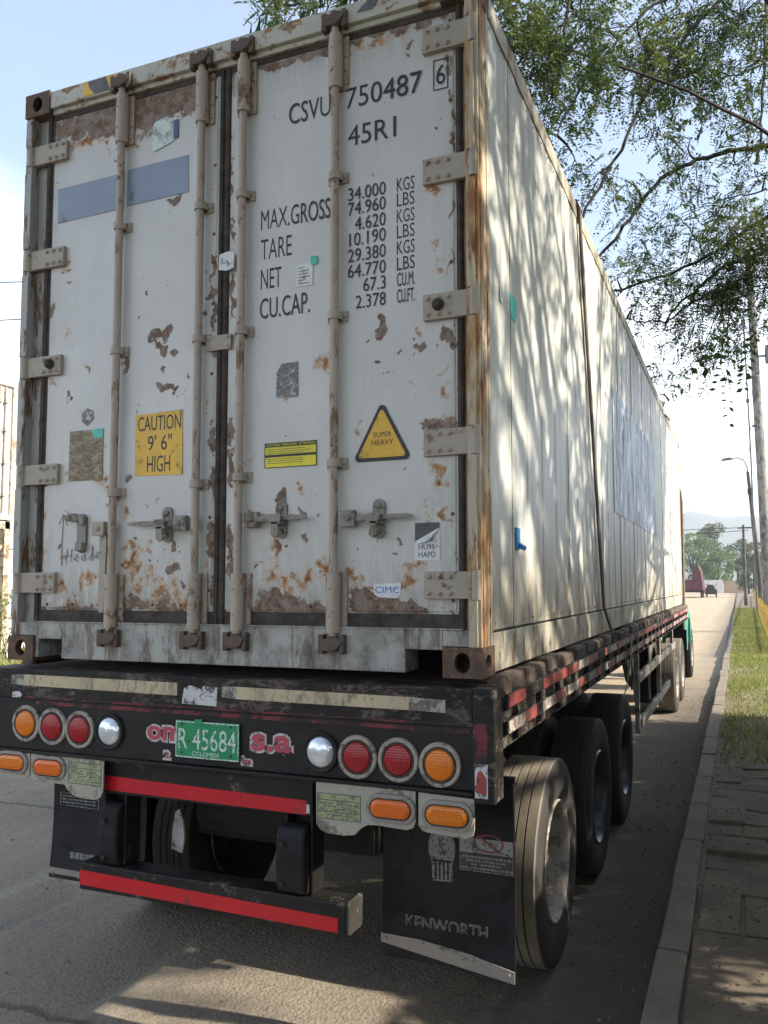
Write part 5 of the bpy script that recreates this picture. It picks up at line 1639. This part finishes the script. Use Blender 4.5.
CLUMPS = (
    (1.39, 5.0, 7.77, 0.52, 1.2),
    (1.75, 5.3, 7.53, 0.53, 1.2),
    (2.08, 6.0, 8.24, 0.55, 1.1),
    (1.58, 5.3, 7.01, 0.34, 1),
    (1.34, 4.6, 7.73, 0.34, 1.2),
    (1.55, 5.0, 7.29, 0.41, 1.2),
    (1.94, 5.5, 8.07, 0.52, 1.1),
    (2.54, 6.6, 8.02, 0.48, 1.2),
    (2.8, 7.0, 8.43, 0.44, 1.1),
    (3.02, 7.0, 8.79, 0.60, 1),
    (3.59, 7.3, 8.9, 0.69, 1.1),
    (3.2, 7.4, 8.22, 0.45, 0.8),
    (3.81, 7.6, 8.45, 0.46, 0.8),
    (2.62, 6.4, 7.15, 0.32, 0.6),
    (2.14, 5.9, 7.31, 0.28, 0.8),
    (2.95, 7.8, 7.7, 0.27, 0.9),
    (2.18, 7.2, 7.02, 0.54, 0.55),
    (1.82, 5.7, 6.61, 0.25, 1),
    (2.02, 6.2, 6.67, 0.26, 0.7),
    (2.33, 7.5, 6.67, 0.51, 0.45),
    (2.8, 8.0, 7.15, 0.60, 0.4),
    (3.22, 8.4, 7.04, 0.52, 0.6),
    (3.71, 8.2, 7.88, 0.53, 0.55),
    (3.85, 8.3, 7.29, 0.40, 0.8),
    (3.51, 9.6, 7.07, 0.67, 1.2),
    (3.92, 9.7, 6.96, 0.61, 1.3),
    (3.03, 9.4, 6.65, 0.62, 1.0),
    (2.48, 9.2, 6.33, 0.61, 0.75),
    (2.04, 9.3, 6.1, 0.45, 0.8),
    (2.83, 9.8, 5.96, 0.56, 0.9),
    (3.25, 10.0, 5.94, 0.57, 1.1),
    (3.69, 10.1, 6.38, 0.58, 1.2),
    (2.65, 9.6, 5.25, 0.42, 0.55),
    (3.0, 9.8, 5.37, 0.39, 0.4),
    (2.3, 9.0, 6.72, 0.42, 0.5),
    (1.84, 9.0, 6.49, 0.35, 0.5),
    (3.49, 8.4, 7.55, 0.41, 0.5),
    (3.32, 9.9, 5.43, 0.33, 0.35),
    (2.36, 9.5, 4.75, 0.25, 0.4),
    (3.12, 7.2, 8.76, 0.91, 0.4),
    (2.47, 6.5, 8.35, 0.71, 0.4),
    (-0.81, 4.0, 7.93, 0.27, 1.0),
    (-1.08, 4.0, 8.1, 0.23, 1.0),
    (-0.54, 4.1, 7.99, 0.17, 0.8),
)
for bx, by, bz, br, dens in CLUMPS:
    c = np.array((bx, by, bz))
    near = limb_pts[np.argmin(np.linalg.norm(limb_pts - c, axis=1))]
    if np.linalg.norm(near - c) > 0.15:
        wood.tube(curve_pts(near, c, 7, 0.1), [0.018, 0.016, 0.014, 0.012, 0.010, 0.008, 0.006], 5, False)
    for k in range(int(LEAFK * br * br * dens ** 1.8) + 2):
        off = rng.normal(0, 1, 3)
        off *= br * 0.85 * rng.random() ** 0.4 / np.linalg.norm(off)
        q = c + off
        if rng.random() < 0.4: wood.tube(curve_pts(c, q, 4, 0.1), [0.007, 0.006, 0.005, 0.004], 4, False)
        twigs(wood, q, off / (np.linalg.norm(off) + 1e-6) + np.array((-0.2, 0, -0.3)), 0.34, 3, lv, 36, 0.8, 0.0035, 0.5, 0.055)
# the far side of the crown, outside the picture
for k in range(34):
    c = np.array((rng.uniform(4.8, 8.6), rng.uniform(4.5, 10.6), rng.uniform(4.8, 8.8)))
    wood.tube(curve_pts(crotch, c, 8, 0.08), [0.06 * (1 - 0.8 * i / 7) for i in range(8)], 6, False)
    for j in range(7):
        q = c + rng.normal(0, 0.4, 3)
        twigs(wood, q, q - c, 0.6, 4, lv, 34, 0.8, 0.006, 0.3, 0.11)
finish_tree(oak, wood, lv, M['leaf'], 0.42)


# --- trees out of the frame to the right: they throw the broken shade
def shade_tree(loc, h, blobs, mat, label, nleaf=1.0):
    t = empty('roadside_tree', loc, label, 'tree', None)
    tk = MB()
    x, y, z = loc
    tk.tube([(x, y, z - 0.1), (x + 0.03, y, z + 0.5), (x - 0.05, y + 0.05, z + h * 0.6), (x, y, z + h)], [0.24, 0.18, 0.15, 0.12], 12)
    tk.build('trunk', M['bark'], t)
    w, lv2 = MB(), []
    top = np.array((x, y, z + h))
    for bx, by, bz, br, dens in blobs:
        c = np.array((bx, by, bz))
        p = curve_pts(top, c, 8, 0.08)
        w.tube(p, [0.07 * (1 - 0.8 * k / 7) for k in range(8)], 6, False)
        m = int(150 * dens * nleaf * br ** 2)
        for k in range(max(3, int(9 * br))):
            q = c + rng.normal(0, br * 0.45, 3)
            twigs(w, q, (q - c) / (np.linalg.norm(q - c) + 1e-6), 0.5 * br + 0.2, 4, lv2, 36 * dens * nleaf, 0.8, 0.006, 0.3, 0.11)
    finish_tree(t, w, lv2, mat, 0.5)
    return t
SH = []
for k in range(74):
    SH.append((rng.uniform(3.9, 8.2), rng.uniform(-0.8, 9.0), rng.uniform(5.3, 8.2), rng.uniform(0.5, 0.8), rng.uniform(1.0, 1.4)))
for k in range(13):
    SH.append((rng.uniform(5.8, 8.2), rng.uniform(2.0, 9.2), rng.uniform(3.7, 5.2), rng.uniform(0.3, 0.55), rng.uniform(0.9, 1.3)))
for k in range(0):
    SH.append((rng.uniform(5.6, 7.0), rng.uniform(-0.3, 2.0), rng.uniform(4.7, 5.3), rng.uniform(0.3, 0.5), 1.2))
SH = [q for q in SH if q[0] > 3.36 + (q[1] + 3) * 0.035 + q[3] * 1.5 + 0.3]
shade_tree((7.4, 3.6, 0.1), 3.6, SH, M['leafdark'], 'leafy tree standing right of the pavement, shading the container side')


# --- trees behind the photographer: unseen, added to close off the sky there
def sky_block_tree(loc, h, r, n, label):
    SHB = []
    for k in range(n):
        v = rng.normal(0, 1, 3)
        v *= r * rng.random() ** 0.35 / np.linalg.norm(v)
        SHB.append((loc[0] + v[0], loc[1] + v[1], h + v[2] * 0.75, rng.uniform(0.8, 1.3), 1.1))
    shade_tree(loc, h * 0.4, SHB, M['leafdark'], label, 0.8)
sky_block_tree((-4.0, -13.0, -0.03), 6.5, 3.8, 26, 'broad unseen tree, added to block sky, on the left side of the road behind the photographer')
sky_block_tree((5.2, -12.5, 0.1), 6.0, 3.8, 26, 'broad unseen tree, added to block sky, on the pavement behind the photographer')
# --- the crown that spreads over the pavement where the photographer stands
SHC = []
for k in range(64):
    a, q = rng.uniform(0, 6.283), math.sqrt(rng.random())
    SHC.append((5.0 + 4.3 * q * math.cos(a), -4.2 + 4.2 * q * math.sin(a), 6.6 + rng.uniform(-0.9, 1.4), rng.uniform(0.7, 1.1), 1.3))
shade_tree((6.6, -4.6, 0.1), 3.4, SHC, M['leafdark'], 'spreading tree over the pavement beside the photographer')

# --- hedges out of frame; the nearer one and the bushes are added light blockers
def hedge(name, x0, x1, y0, y1, z1, n, label, mat, lsz=0.1, z0=0.1):
    hr = empty(name, ((x0 + x1) / 2, (y0 + y1) / 2, 0.1), label, 'hedge')
    st = MB()
    y = y0 + 0.2
    while y < y1:
        x = (x0 + x1) / 2 + random.uniform(-0.3, 0.3)
        st.tube(curve_pts((x, y, 0.05), (x + random.uniform(-0.3, 0.3), y + random.uniform(-0.3, 0.3), z1 * 0.85), 6, 0.06), [0.03, 0.028, 0.024, 0.02, 0.014, 0.008], 6)
        y += 0.55
    st.build('stem', M['bark'], hr)
    c = np.stack([rng.uniform(x0, x1, n), rng.uniform(y0, y1, n), z0 + (z1 - z0) * rng.random(n) ** 0.85], -1)
    top = z1 * (0.82 + 0.18 * np.sin(c[:, 1] * 2.1) * np.cos(c[:, 0] * 3))
    c[:, 2] = z0 + (c[:, 2] - z0) / (z1 - z0) * (top - z0)
    c += rng.normal(0, 0.12, c.shape)
    d = rng.normal(0, 1, c.shape)
    d[:, 2] = np.abs(d[:, 2])
    L = lsz * rng.uniform(0.6, 1.4, n)
    leaf_mesh('foliage', c, d, L, L * 0.5, mat, hr, hr.location)
    return hr
hedge('hedge', 5.2, 7.4, 1.8, 9.4, 3.5, 90000, 'tall dense hedge right of the paving, throwing the kerb into shade', M['leafdark'])
hedge('hedge', 5.2, 7.4, -9.0, 0.1, 3.2, 60000, 'unseen nearer hedge, added to block low sky, right of the pavement beside the photographer', M['leafdark'])
hedge('bush', 5.2, 6.3, 0.15, 0.95, 2.35, 19000, 'unseen low leafy bush, added to shade the road, between the two hedges beside the pavement', M['leafdark'])
hedge('bush', 5.2, 5.6, 0.95, 1.6, 2.9, 9000, 'unseen bush added to gate the sun, crown raised, between the two hedges beside the pavement', M['leafdark'], z0=1.9)


# --- palm fronds above the far side of the roof
pr = empty('palm_tree', (-3.2, 8.5, 0), 'feathery palm tree peeking over the container roof behind the doors', 'tree')
pt = MB()
pt.tube([(-3.2, 8.5, -0.1), (-3.15, 8.45, 3.0), (-2.3, 8.3, 7.0), (-1.6, 8.2, 12.2)], [0.22, 0.17, 0.14, 0.12], 12)
pt.build('trunk', M['bark'], pr)
wd, lvp = MB(), []
crown = np.array((-1.6, 8.2, 12.2))
for k in range(18):
    t = 2 * math.pi * k / 18 + random.uniform(-0.2, 0.2)
    L = random.uniform(1.7, 2.3)
    e = crown + np.array((math.cos(t) * L, math.sin(t) * L, random.uniform(-1.7, 0.5)))
    mid = (crown + e) / 2 + np.array((0, 0, random.uniform(0.5, 1.0)))
    ts = np.linspace(0, 1, 14)[:, None]
    P = crown * (1 - ts) ** 2 + 2 * mid * ts * (1 - ts) + e * ts ** 2
    wd.tube(P, [0.028 * (1 - 0.8 * i / 13) for i in range(14)], 5, False)
    m = 110
    u = rng.uniform(0.15, 1, m)
    i = np.clip((u * 13).astype(int), 0, 12)
    f = (u * 13 - i)[:, None]
    c = P[i] * (1 - f) + P[i + 1] * f
    ax2 = P[-1] - P[0]
    sd2 = np.cross(ax2, (0, 0, 1.0))
    sd2 /= np.linalg.norm(sd2)
    sg = np.where(rng.random(m) < 0.5, -1, 1)[:, None]
    dd = sd2 * sg + ax2 / np.linalg.norm(ax2) * 0.5 + np.array((0, 0, -0.35))
    c = c + dd * 0.2
    lvp.append((c, dd * 2.2, np.full(m, 0.46)))
finish_tree(pr, wd, lvp, M['leafdark'], 0.09)

# --- distant trees at the end of the road
def far_tree(x, y, h, r, mat, label, n=4200, zb=None):
    t = empty('distant_tree', (x, y, 0), label, 'tree', 'trees at the end of the road')
    tk = MB()
    tk.tube([(x, y, -0.2), (x + 0.1, y, h * 0.3), (x, y, h * 0.62)], [r * 0.09, r * 0.06, r * 0.03], 8)
    for k in range(5):
        a = random.uniform(0, 6.28)
        tk.tube([(x, y, h * 0.35), (x + math.cos(a) * r * 0.5, y + math.sin(a) * r * 0.5, h * 0.7)], [r * 0.04, r * 0.015], 5)
    tk.build('trunk', M['bark'], t)
    zb = h * 0.06 if zb is None else zb
    cl = []
    for k in range(22):
        a, b = rng.uniform(0, 6.28), rng.uniform(-0.9, 1)
        q = math.sqrt(max(0, 1 - b * b * 0.9)) * rng.uniform(0.45, 0.95)
        cl.append((x + r * q * math.cos(a), y + r * q * math.sin(a), (h + zb) / 2 + (h - zb) / 2 * 0.86 * b, r * rng.uniform(0.22, 0.40)))
    per = n // 22
    cs_, ds_ = [], []
    for cx, cy, cz, cr_ in cl:
        v = rng.normal(0, 1, (per, 3))
        v /= np.linalg.norm(v, axis=1)[:, None]
        cs_.append(np.array((cx, cy, cz)) + v * cr_ * rng.uniform(0.55, 1.08, per)[:, None] * np.array((1, 1, 0.75)))
        ds_.append(v)
    c, d = np.concatenate(cs_), np.concatenate(ds_)
    L = rng.uniform(0.5, 1.2, len(c)) * r * 0.11
    leaf_mesh('crown', c, d, L, L * 0.6, mat, t, t.location)
for x, y, h, r, m, lab in (
    (-6.5, 200, 14.0, 5.0, 'leaffar', 'round bright green tree beyond the white wall'), (-1.0, 196, 11.5, 4.5, 'leaffar', 'bushy green tree behind the white wall, left of the brick wall'),
    (-3.5, 232, 18.5, 6.0, 'leafolive', 'tall dark crowned tree rising above the trees at the road end'), (3.2, 204, 13.0, 3.6, 'leafdark', 'dark green tree just left of the thin poles'),
    (6.5, 190, 11.5, 3.6, 'leafolive', 'olive tree behind the brick wall'), (10.5, 182, 11.5, 4.2, 'leafdark', 'dark tree behind the street lamp pole'),
    (15.5, 176, 11.0, 5.0, 'leafolive', 'broad olive tree right of the street lamp'), (-15, 210, 13.0, 6.0, 'leaffar', 'green tree hidden mostly behind the container front'),
    (5.0, 150, 7.5, 2.4, 'leafdark', 'small dark tree in front of the brick wall by the poles'), (8.2, 120, 6.2, 2.3, 'leafdark', 'low dark tree behind the far end of the yellow fence')):
    far_tree(x, y, h, r, M[m], lab)
for x, y, h, lab in ((5.6, 66, 2.2, 'rounded green shrub behind the yellow fence'), (6.6, 84, 2.6, 'farther shrub behind the yellow fence')):
    far_tree(x, y, h, 1.1, M['leaffar'], lab, 900, 0.1)


# ------------------------------------------------------------------ grass, litter, weeds
def grass(name, n, x0, x1, y0, y1, z, hmin, hmax, mat, lean=0.5, bias=1.0, thin=None):
    u = rng.random(n) ** bias
    y = y0 + (y1 - y0) * u
    x = rng.uniform(x0, x1, n)
    if thin is not None:
        k = thin(x, y)
        x, y = x[k], y[k]
        n = len(x)
    hgt = rng.uniform(hmin, hmax, n) * (1 + 0.02 * np.maximum(0, y - 10))
    wd_ = hgt * rng.uniform(0.06, 0.12, n) * (1 + 0.05 * np.maximum(0, y - 6))
    a = rng.uniform(0, 6.283, n)
    b = rng.uniform(0, 6.283, n)
    l = lean * hgt * rng.random(n)
    base = np.stack([x, y, np.full(n, z)], -1)
    s = np.stack([np.cos(a) * wd_, np.sin(a) * wd_, np.zeros(n)], -1)
    tip = base + np.stack([np.cos(b) * l, np.sin(b) * l, hgt], -1)
    midp = base + np.stack([np.cos(b) * l * 0.3, np.sin(b) * l * 0.3, hgt * 0.6], -1)
    v = np.stack([base - s, base + s, midp + s * 0.7, tip, midp - s * 0.7], 1).reshape(-1, 3)
    me = bpy.data.meshes.new(name)
    me.vertices.add(n * 5)
    me.vertices.foreach_set('co', v.astype(np.float32).ravel())
    me.loops.add(n * 5)
    me.loops.foreach_set('vertex_index', np.arange(n * 5, dtype=np.int32))
    me.polygons.add(n)
    me.polygons.foreach_set('loop_start', np.arange(0, n * 5, 5, dtype=np.int32))
    me.polygons.foreach_set('loop_total', np.full(n, 5, dtype=np.int32))
    me.update(calc_edges=True)
    me.materials.append(mat)
    o = bpy.data.objects.new(name, me)
    C.objects.link(o)
    return o
def patchy(x, y):
    e = 5.7 + 0.5 * np.sin(x * 5) + 0.3 * np.sin(x * 13 + 1)
    p = np.sin(x * 2.3 + 0.4) * np.sin(y * 1.1) + np.sin(x * 5.1 - y * 1.7) * 0.5
    dens = np.clip((y - e) / 3.5, 0.0, 1) * np.clip(0.75 + 0.35 * p, 0.2, 1) * np.clip((x - 3.08) / 0.10, 0, 1)
    return rng.random(len(x)) < dens
tag(grass('grass', 150000, 3.08, 6.2, 5.0, 60, 0.10, 0.02, 0.065, M['grass'], 0.9, 1.7, patchy), 'short sunlit grass on the verge beside the kerb', 'grass', kind='stuff')
n = 2600
u = rng.random(n)
lx = np.where(u < 0.5, 2.94 - np.abs(rng.normal(0, 0.28, n)), 3.09 + np.abs(rng.normal(0, 0.35, n)))
ly = rng.uniform(-1, 12, n)
lz = np.where(lx < 2.95, 0.006, 0.139)
L = rng.uniform(0.008, 0.03, n)
tag(leaf_mesh('leaf_litter', np.stack([lx, ly, lz + 0.003], -1), np.stack([rng.normal(0, 1, n), rng.normal(0, 1, n), np.zeros(n)], -1) * 3, L, L * 0.5, M['litter'], droop=0.0), 'dry fallen leaves scattered along the kerb and paving', 'leaf litter', kind='stuff')
pb = MB()
for k in range(700):
    x, y = random.uniform(-3.5, 2.9), random.uniform(-0.6, 9)
    if random.random() < 0.5: x = 2.93 - abs(random.gauss(0, 0.3))
    r = random.uniform(0.003, 0.010)
    pb.lathe([(0.0005, 0), (r, 0.2 * r), (r * 0.8, r * 0.8), (0.0005, r)], (x, y, 0.0), 2, 6, random.uniform(0.7, 1.3))
tag(pb.build('road_gravel', M['kerb']), 'loose gravel on the road surface', 'gravel', kind='stuff')

# ------------------------------------------------------------------ verge furniture: fence, poles, street lamp, wires
fc = empty('picket_fence', (4.6, 50, 0.1), 'low yellow picket fence along the grass verge', 'fence')
pk_, rl_ = MB(), MB()
def fpos(t): return (4.18 + 0.0085 * (t - 20) + 0.00003 * (t - 20) ** 2)
y = 20.0
while y < 118:
    x = fpos(y)
    pk_.box(x - 0.04, x + 0.04, y, y + 0.10, 0.05, 1.12 + random.uniform(-0.03, 0.03))
    y += 0.42
y = 20.0
while y < 117:
    for z in (0.35, 0.95): rl_.tube([(fpos(y) - 0.02, y, z), (fpos(y + 3) - 0.02, y + 3, z)], 0.035, 6)
    y += 3
ob = pk_.build('picket', M['fence'], fc)
ob['kind'] = 'stuff'
rl_.build('rail', M['fence'], fc)

pa = empty('utility_pole', (4.46, 32, 0.1), 'thick leaning concrete utility pole behind the leafy branches at right edge', 'utility pole')
q = MB().tube([(4.50, 32, 0.0), (4.36, 32, 6.5), (4.12, 32, 15.5)], [0.21, 0.185, 0.13], 16)
q.build('pole', M['concrete'], pa)
for z in (8.2, 10.2):
    q = MB().cyl((4.30 - 0.027 * (z - 6.5), 32, z), (4.30 - 0.027 * (z - 6.5), 32, z + 0.06), 0.20, 14)
    q.build('pole_band', M['metalgrey'], pa)
q = MB().box(4.2, 4.75, 31.95, 32.0, 11.0, 11.08)
q.build('bracket_arm', M['metalgrey'], pa)
q = MB()
q.tube([(4.02, 32, 0.8), (3.98, 32, 7.0), (3.86, 32, 13.0)], 0.030, 8)
q.cyl((3.865, 32, 12.3), (3.86, 32, 12.6), 0.08, 8)
q.cyl((3.93, 32, 9.2), (3.93, 32, 9.35), 0.07, 8)
q.build('conduit', M['metalgrey'], pa)
q = MB()
q.lathe([(0.0005, -0.38), (0.22, -0.35), (0.24, 0), (0.22, 0.35), (0.0005, 0.38)], (4.85, 32, 11.1), 2, 16)
q.build('transformer', M['metalgrey'], pa)

la = empty('street_lamp', (4.62, 47, 0.1), 'leaning street lamp with a curved arm over the road beyond the fence', 'street lamp')
q = MB()
q.tube([(4.62, 47, 0), (4.4, 47, 3.5), (4.05, 47, 8.3)], [0.17, 0.14, 0.09], 12)
q.build('pole', M['polewood'], la)
q = MB()
q.tube([(4.05, 47, 8.0), (4.02, 47, 8.6), (3.85, 47, 9.0), (3.5, 47, 9.15), (3.2, 47, 9.1)], 0.04, 8)
q.build('arm', M['metalgrey'], la)
q = MB()
q.prism([(2.62, 9.0), (3.22, 9.04), (3.25, 9.14), (3.1, 9.2), (2.72, 9.14)], 46.9, 47.1)
q.build('lamp_head', M['metalgrey'], la, 0.02)
q = MB()
q.box(4.0, 4.3, 46.85, 47.15, 7.0, 7.35)
q.box(3.4, 4.3, 46.96, 47.04, 5.05, 5.13)
q.build('junction_box', M['wire'], la, 0.03)

for x, y, h, r, lx_, lab in ((3.9, 70, 6.8, 0.14, 0.02, 'short thin pole at the road end, left of the street lamp pole'),):
    o = empty('utility_pole', (x, y, 0), lab, 'utility pole')
    q = MB()
    q.tube([(x, y, 0), (x - lx_ * 0.3, y, h * 0.5), (x - lx_, y, h)], [r, r * 0.85, r * 0.65], 10)
    q.build('pole', M['polewood'], o)
def wire(pts, r, label, group=None):
    n = 14
    P = []
    a, b = Vector(pts[0]), Vector(pts[1])
    for k in range(n + 1):
        t = k / n
        p = a.lerp(b, t)
        p.z -= pts[2] * 4 * t * (1 - t)
        P.append(p)
    q = MB().tube(P, r, 5, False)
    return tag(q.build('overhead_wire', M['wire']), label, 'wire', group)
wire(((3.98, 47, 5.12), (-22, 60, 6.8), 0.4), 0.018, 'upper wire crossing the road from the street lamp pole', None)
wire(((3.98, 47, 4.95), (-22, 60, 6.2), 0.5), 0.018, 'lower wire crossing the road from the street lamp pole', None)
wire(((4.2, 32, 11.0), (4.05, 47, 8.1), 0.2), 0.012, 'wire slung from the concrete pole along to the street lamp', None)
wire(((-7, 22, 13.0), (-24, 14, 11.8), 0.25), 0.02, 'higher of the two wires in the sky left of the container', None)
wire(((-7, 22, 12.0), (-24, 14, 10.4), 0.25), 0.02, 'lower of the two wires in the sky left of the container', None)

# ------------------------------------------------------------------ things far down the road
mt = empty('parked_truck', (-2.6, 116, 0), 'maroon truck parked far down the road, seen past the green cab', 'truck')
q = MB()
q.prism([(-4.2, 0.95), (-0.95, 0.95), (-1.25, 3.4), (-1.55, 4.3), (-1.9, 4.35), (-2.25, 3.5), (-2.5, 2.5), (-4.2, 2.2)], 112, 119)
q.build('body', M['truckred'], mt, 0.08)
q = MB()
q.box(-4.2, -0.9, 111.9, 119, 0.75, 0.95)
q.build('chassis', M['frame'], mt)
for x in (-3.9, -1.25):
    for y in (113, 117.6): put_wheel(x, y, tm_b, rm_d, 0, mt)
q = MB()
q.prism([(-4.1, 2.4), (-2.9, 2.5), (-2.7, 3.2), (-3.2, 3.5), (-4.1, 3.4)], 112.5, 116)
q.build('tarpaulin', M['wallwhite'], mt, 0.1)
dc = empty('parked_car', (-0.5, 122, 0), 'dark car parked at the far road end beside the maroon truck', 'car')
q = MB()
q.prism([(-1.1, 0.4), (0.5, 0.4), (0.5, 1.0), (0.3, 1.15), (0.05, 1.75), (-0.7, 1.78), (-1.0, 1.2), (-1.1, 1.0)], 120, 124)
q.build('body', M['gasket'], dc, 0.1)
for x in (-0.95, 0.3):
    q = MB().cyl((x, 120.4, 0.33), (x + 0.2, 120.4, 0.33), 0.33, 14)
    q.build('wheel', M['tyre'], dc)
o = MB().box(-3.6, 0.6, 168, 168.4, -0.1, 2.5)
o.box(-3.7, 0.7, 167.95, 168.45, 2.5, 2.62)
tag(o.build('boundary_wall', M['wallwhite']), 'low white wall across the far end of the road', 'wall')
o = MB().box(0.7, 4.8, 170, 170.4, -0.1, 2.3)
o.box(0.65, 4.85, 169.95, 170.45, 2.3, 2.4)
tag(o.build('boundary_wall', M['brick']), 'tan brick wall at the far road end, right of the white wall', 'wall')

# yard container on a steel frame to the left
yc = empty('yard_container', (-16.0, 10.7, 3.55), 'sunlit white container raised on a steel frame at left edge', 'shipping container')
q = MB()
q.box(-19.2, -13.32, 9.5, 11.9, 3.62, 6.88)
q.build('body', M['yardwhite'], yc)
q = MB()
for y in (9.44, 11.82):
    q.box(-13.40, -13.26, y, y + 0.14, 3.55, 6.95)
for z in (3.52, 6.84): q.box(-19.2, -13.25, 9.43, 11.97, z, z + 0.12)
q.build('frame', M['siderail'], yc, 0.01)
for y in (11.45, 11.62):
    q = MB().cyl((-13.28, y, 3.7), (-13.28, y, 6.8), 0.028, 8)
    for z in (4.1, 4.9, 5.7, 6.4): q.box(-13.32, -13.22, y - 0.05, y + 0.05, z, z + 0.09)
    q.build('lock_rod', M['hinge'], yc)
ys = empty('steel_support', (-16.0, 10.7, 0), 'beige steel support frame under the raised white container', 'steel frame')
q = MB()
for x in (-19.0, -16.2, -13.46):
    for y in (9.55, 11.72): q.box(x, x + 0.16, y, y + 0.16, -0.05, 3.5)
q.box(-19.2, -13.30, 9.5, 11.9, 3.30, 3.5)
q.build('frame', M['steelbeige'], ys, 0.01)
q = MB().tube([(-13.38, 11.7, 2.9), (-13.38, 9.7, 0.6)], 0.05, 8)
q.build('brace', M['steelbeige'], ys)
q = MB().tube([(-13.36, 9.75, 3.1), (-13.36, 11.6, 1.6)], 0.05, 8)
q.build('brace', M['steelbeige'], ys)
o = MB().box(-14.9, -14.6, 7.0, 40.0, -0.1, 2.9)
o.box(-14.95, -14.55, 6.95, 40.05, 2.9, 3.0)
tag(o.build('yard_wall', M['wallwhite']), 'pale yard wall behind the steel frame at the left edge', 'wall')
for i, (x, y, h, lab) in enumerate(((-12.75, 11.1, 1.9, 'tall dry weed bush in front of the steel frame, nearer the road'), (-13.2, 10.6, 1.5, 'lower weed bush left of the tall dry one by the steel frame'))):
    w = empty('weed_bush', (x, y, 0), lab, 'bush', 'weeds by the steel frame')
    sm_, ll = MB(), []
    for k in range(16):
        a = random.uniform(0, 6.28)
        e = np.array((x + math.cos(a) * random.uniform(0.1, 0.7), y + math.sin(a) * 0.6, h * random.uniform(0.5, 1)))
        p = curve_pts((x + random.uniform(-0.2, 0.2), y + random.uniform(-0.2, 0.2), -0.02), e, 6, 0.08)
        sm_.tube(p, [0.014, 0.012, 0.01, 0.008, 0.006, 0.003], 5, False)
        m = 70
        t = rng.uniform(0.1, 1, m)
        ii = np.clip((t * 5).astype(int), 0, 4)
        f = (t * 5 - ii)[:, None]
        ll.append((p[ii] * (1 - f) + p[ii + 1] * f + rng.normal(0, 0.07, (m, 3)), rng.normal(0, 1, (m, 3)), np.full(m, 0.11)))
    sm_.build('stem', M['bark'], w)
    c, d, z = (np.concatenate([l[k] for l in ll]) for k in range(3))
    leaf_mesh('foliage', c, d, z, z * 0.4, M['weed'], w, w.location)
tag(grass('weeds', 9000, -26, -10.2, 2, 24, -0.03, 0.1, 0.5, M['weed'], 0.6), 'dry weeds growing beyond the left road edge', 'weeds', kind='stuff')

# ------------------------------------------------------------------ the air
hm = bpy.data.materials.new('pale_air')
hm.use_nodes = True
ht = hm.node_tree
ht.nodes.clear()
ho = ht.nodes.new('ShaderNodeOutputMaterial')
pv_ = ht.nodes.new('ShaderNodeVolumePrincipled')
pv_.inputs['Color'].default_value = (0.82, 0.90, 1.0, 1)
pv_.inputs['Density'].default_value = 0.0005
pv_.inputs['Anisotropy'].default_value = 0.35
ht.links.new(pv_.outputs[0], ho.inputs['Volume'])
hb = MB().box(-1900, 1600, -40, 2100, -4, 190)
hz_ = hb.build('haze', hm)
tag(hz_, kind='stuff')
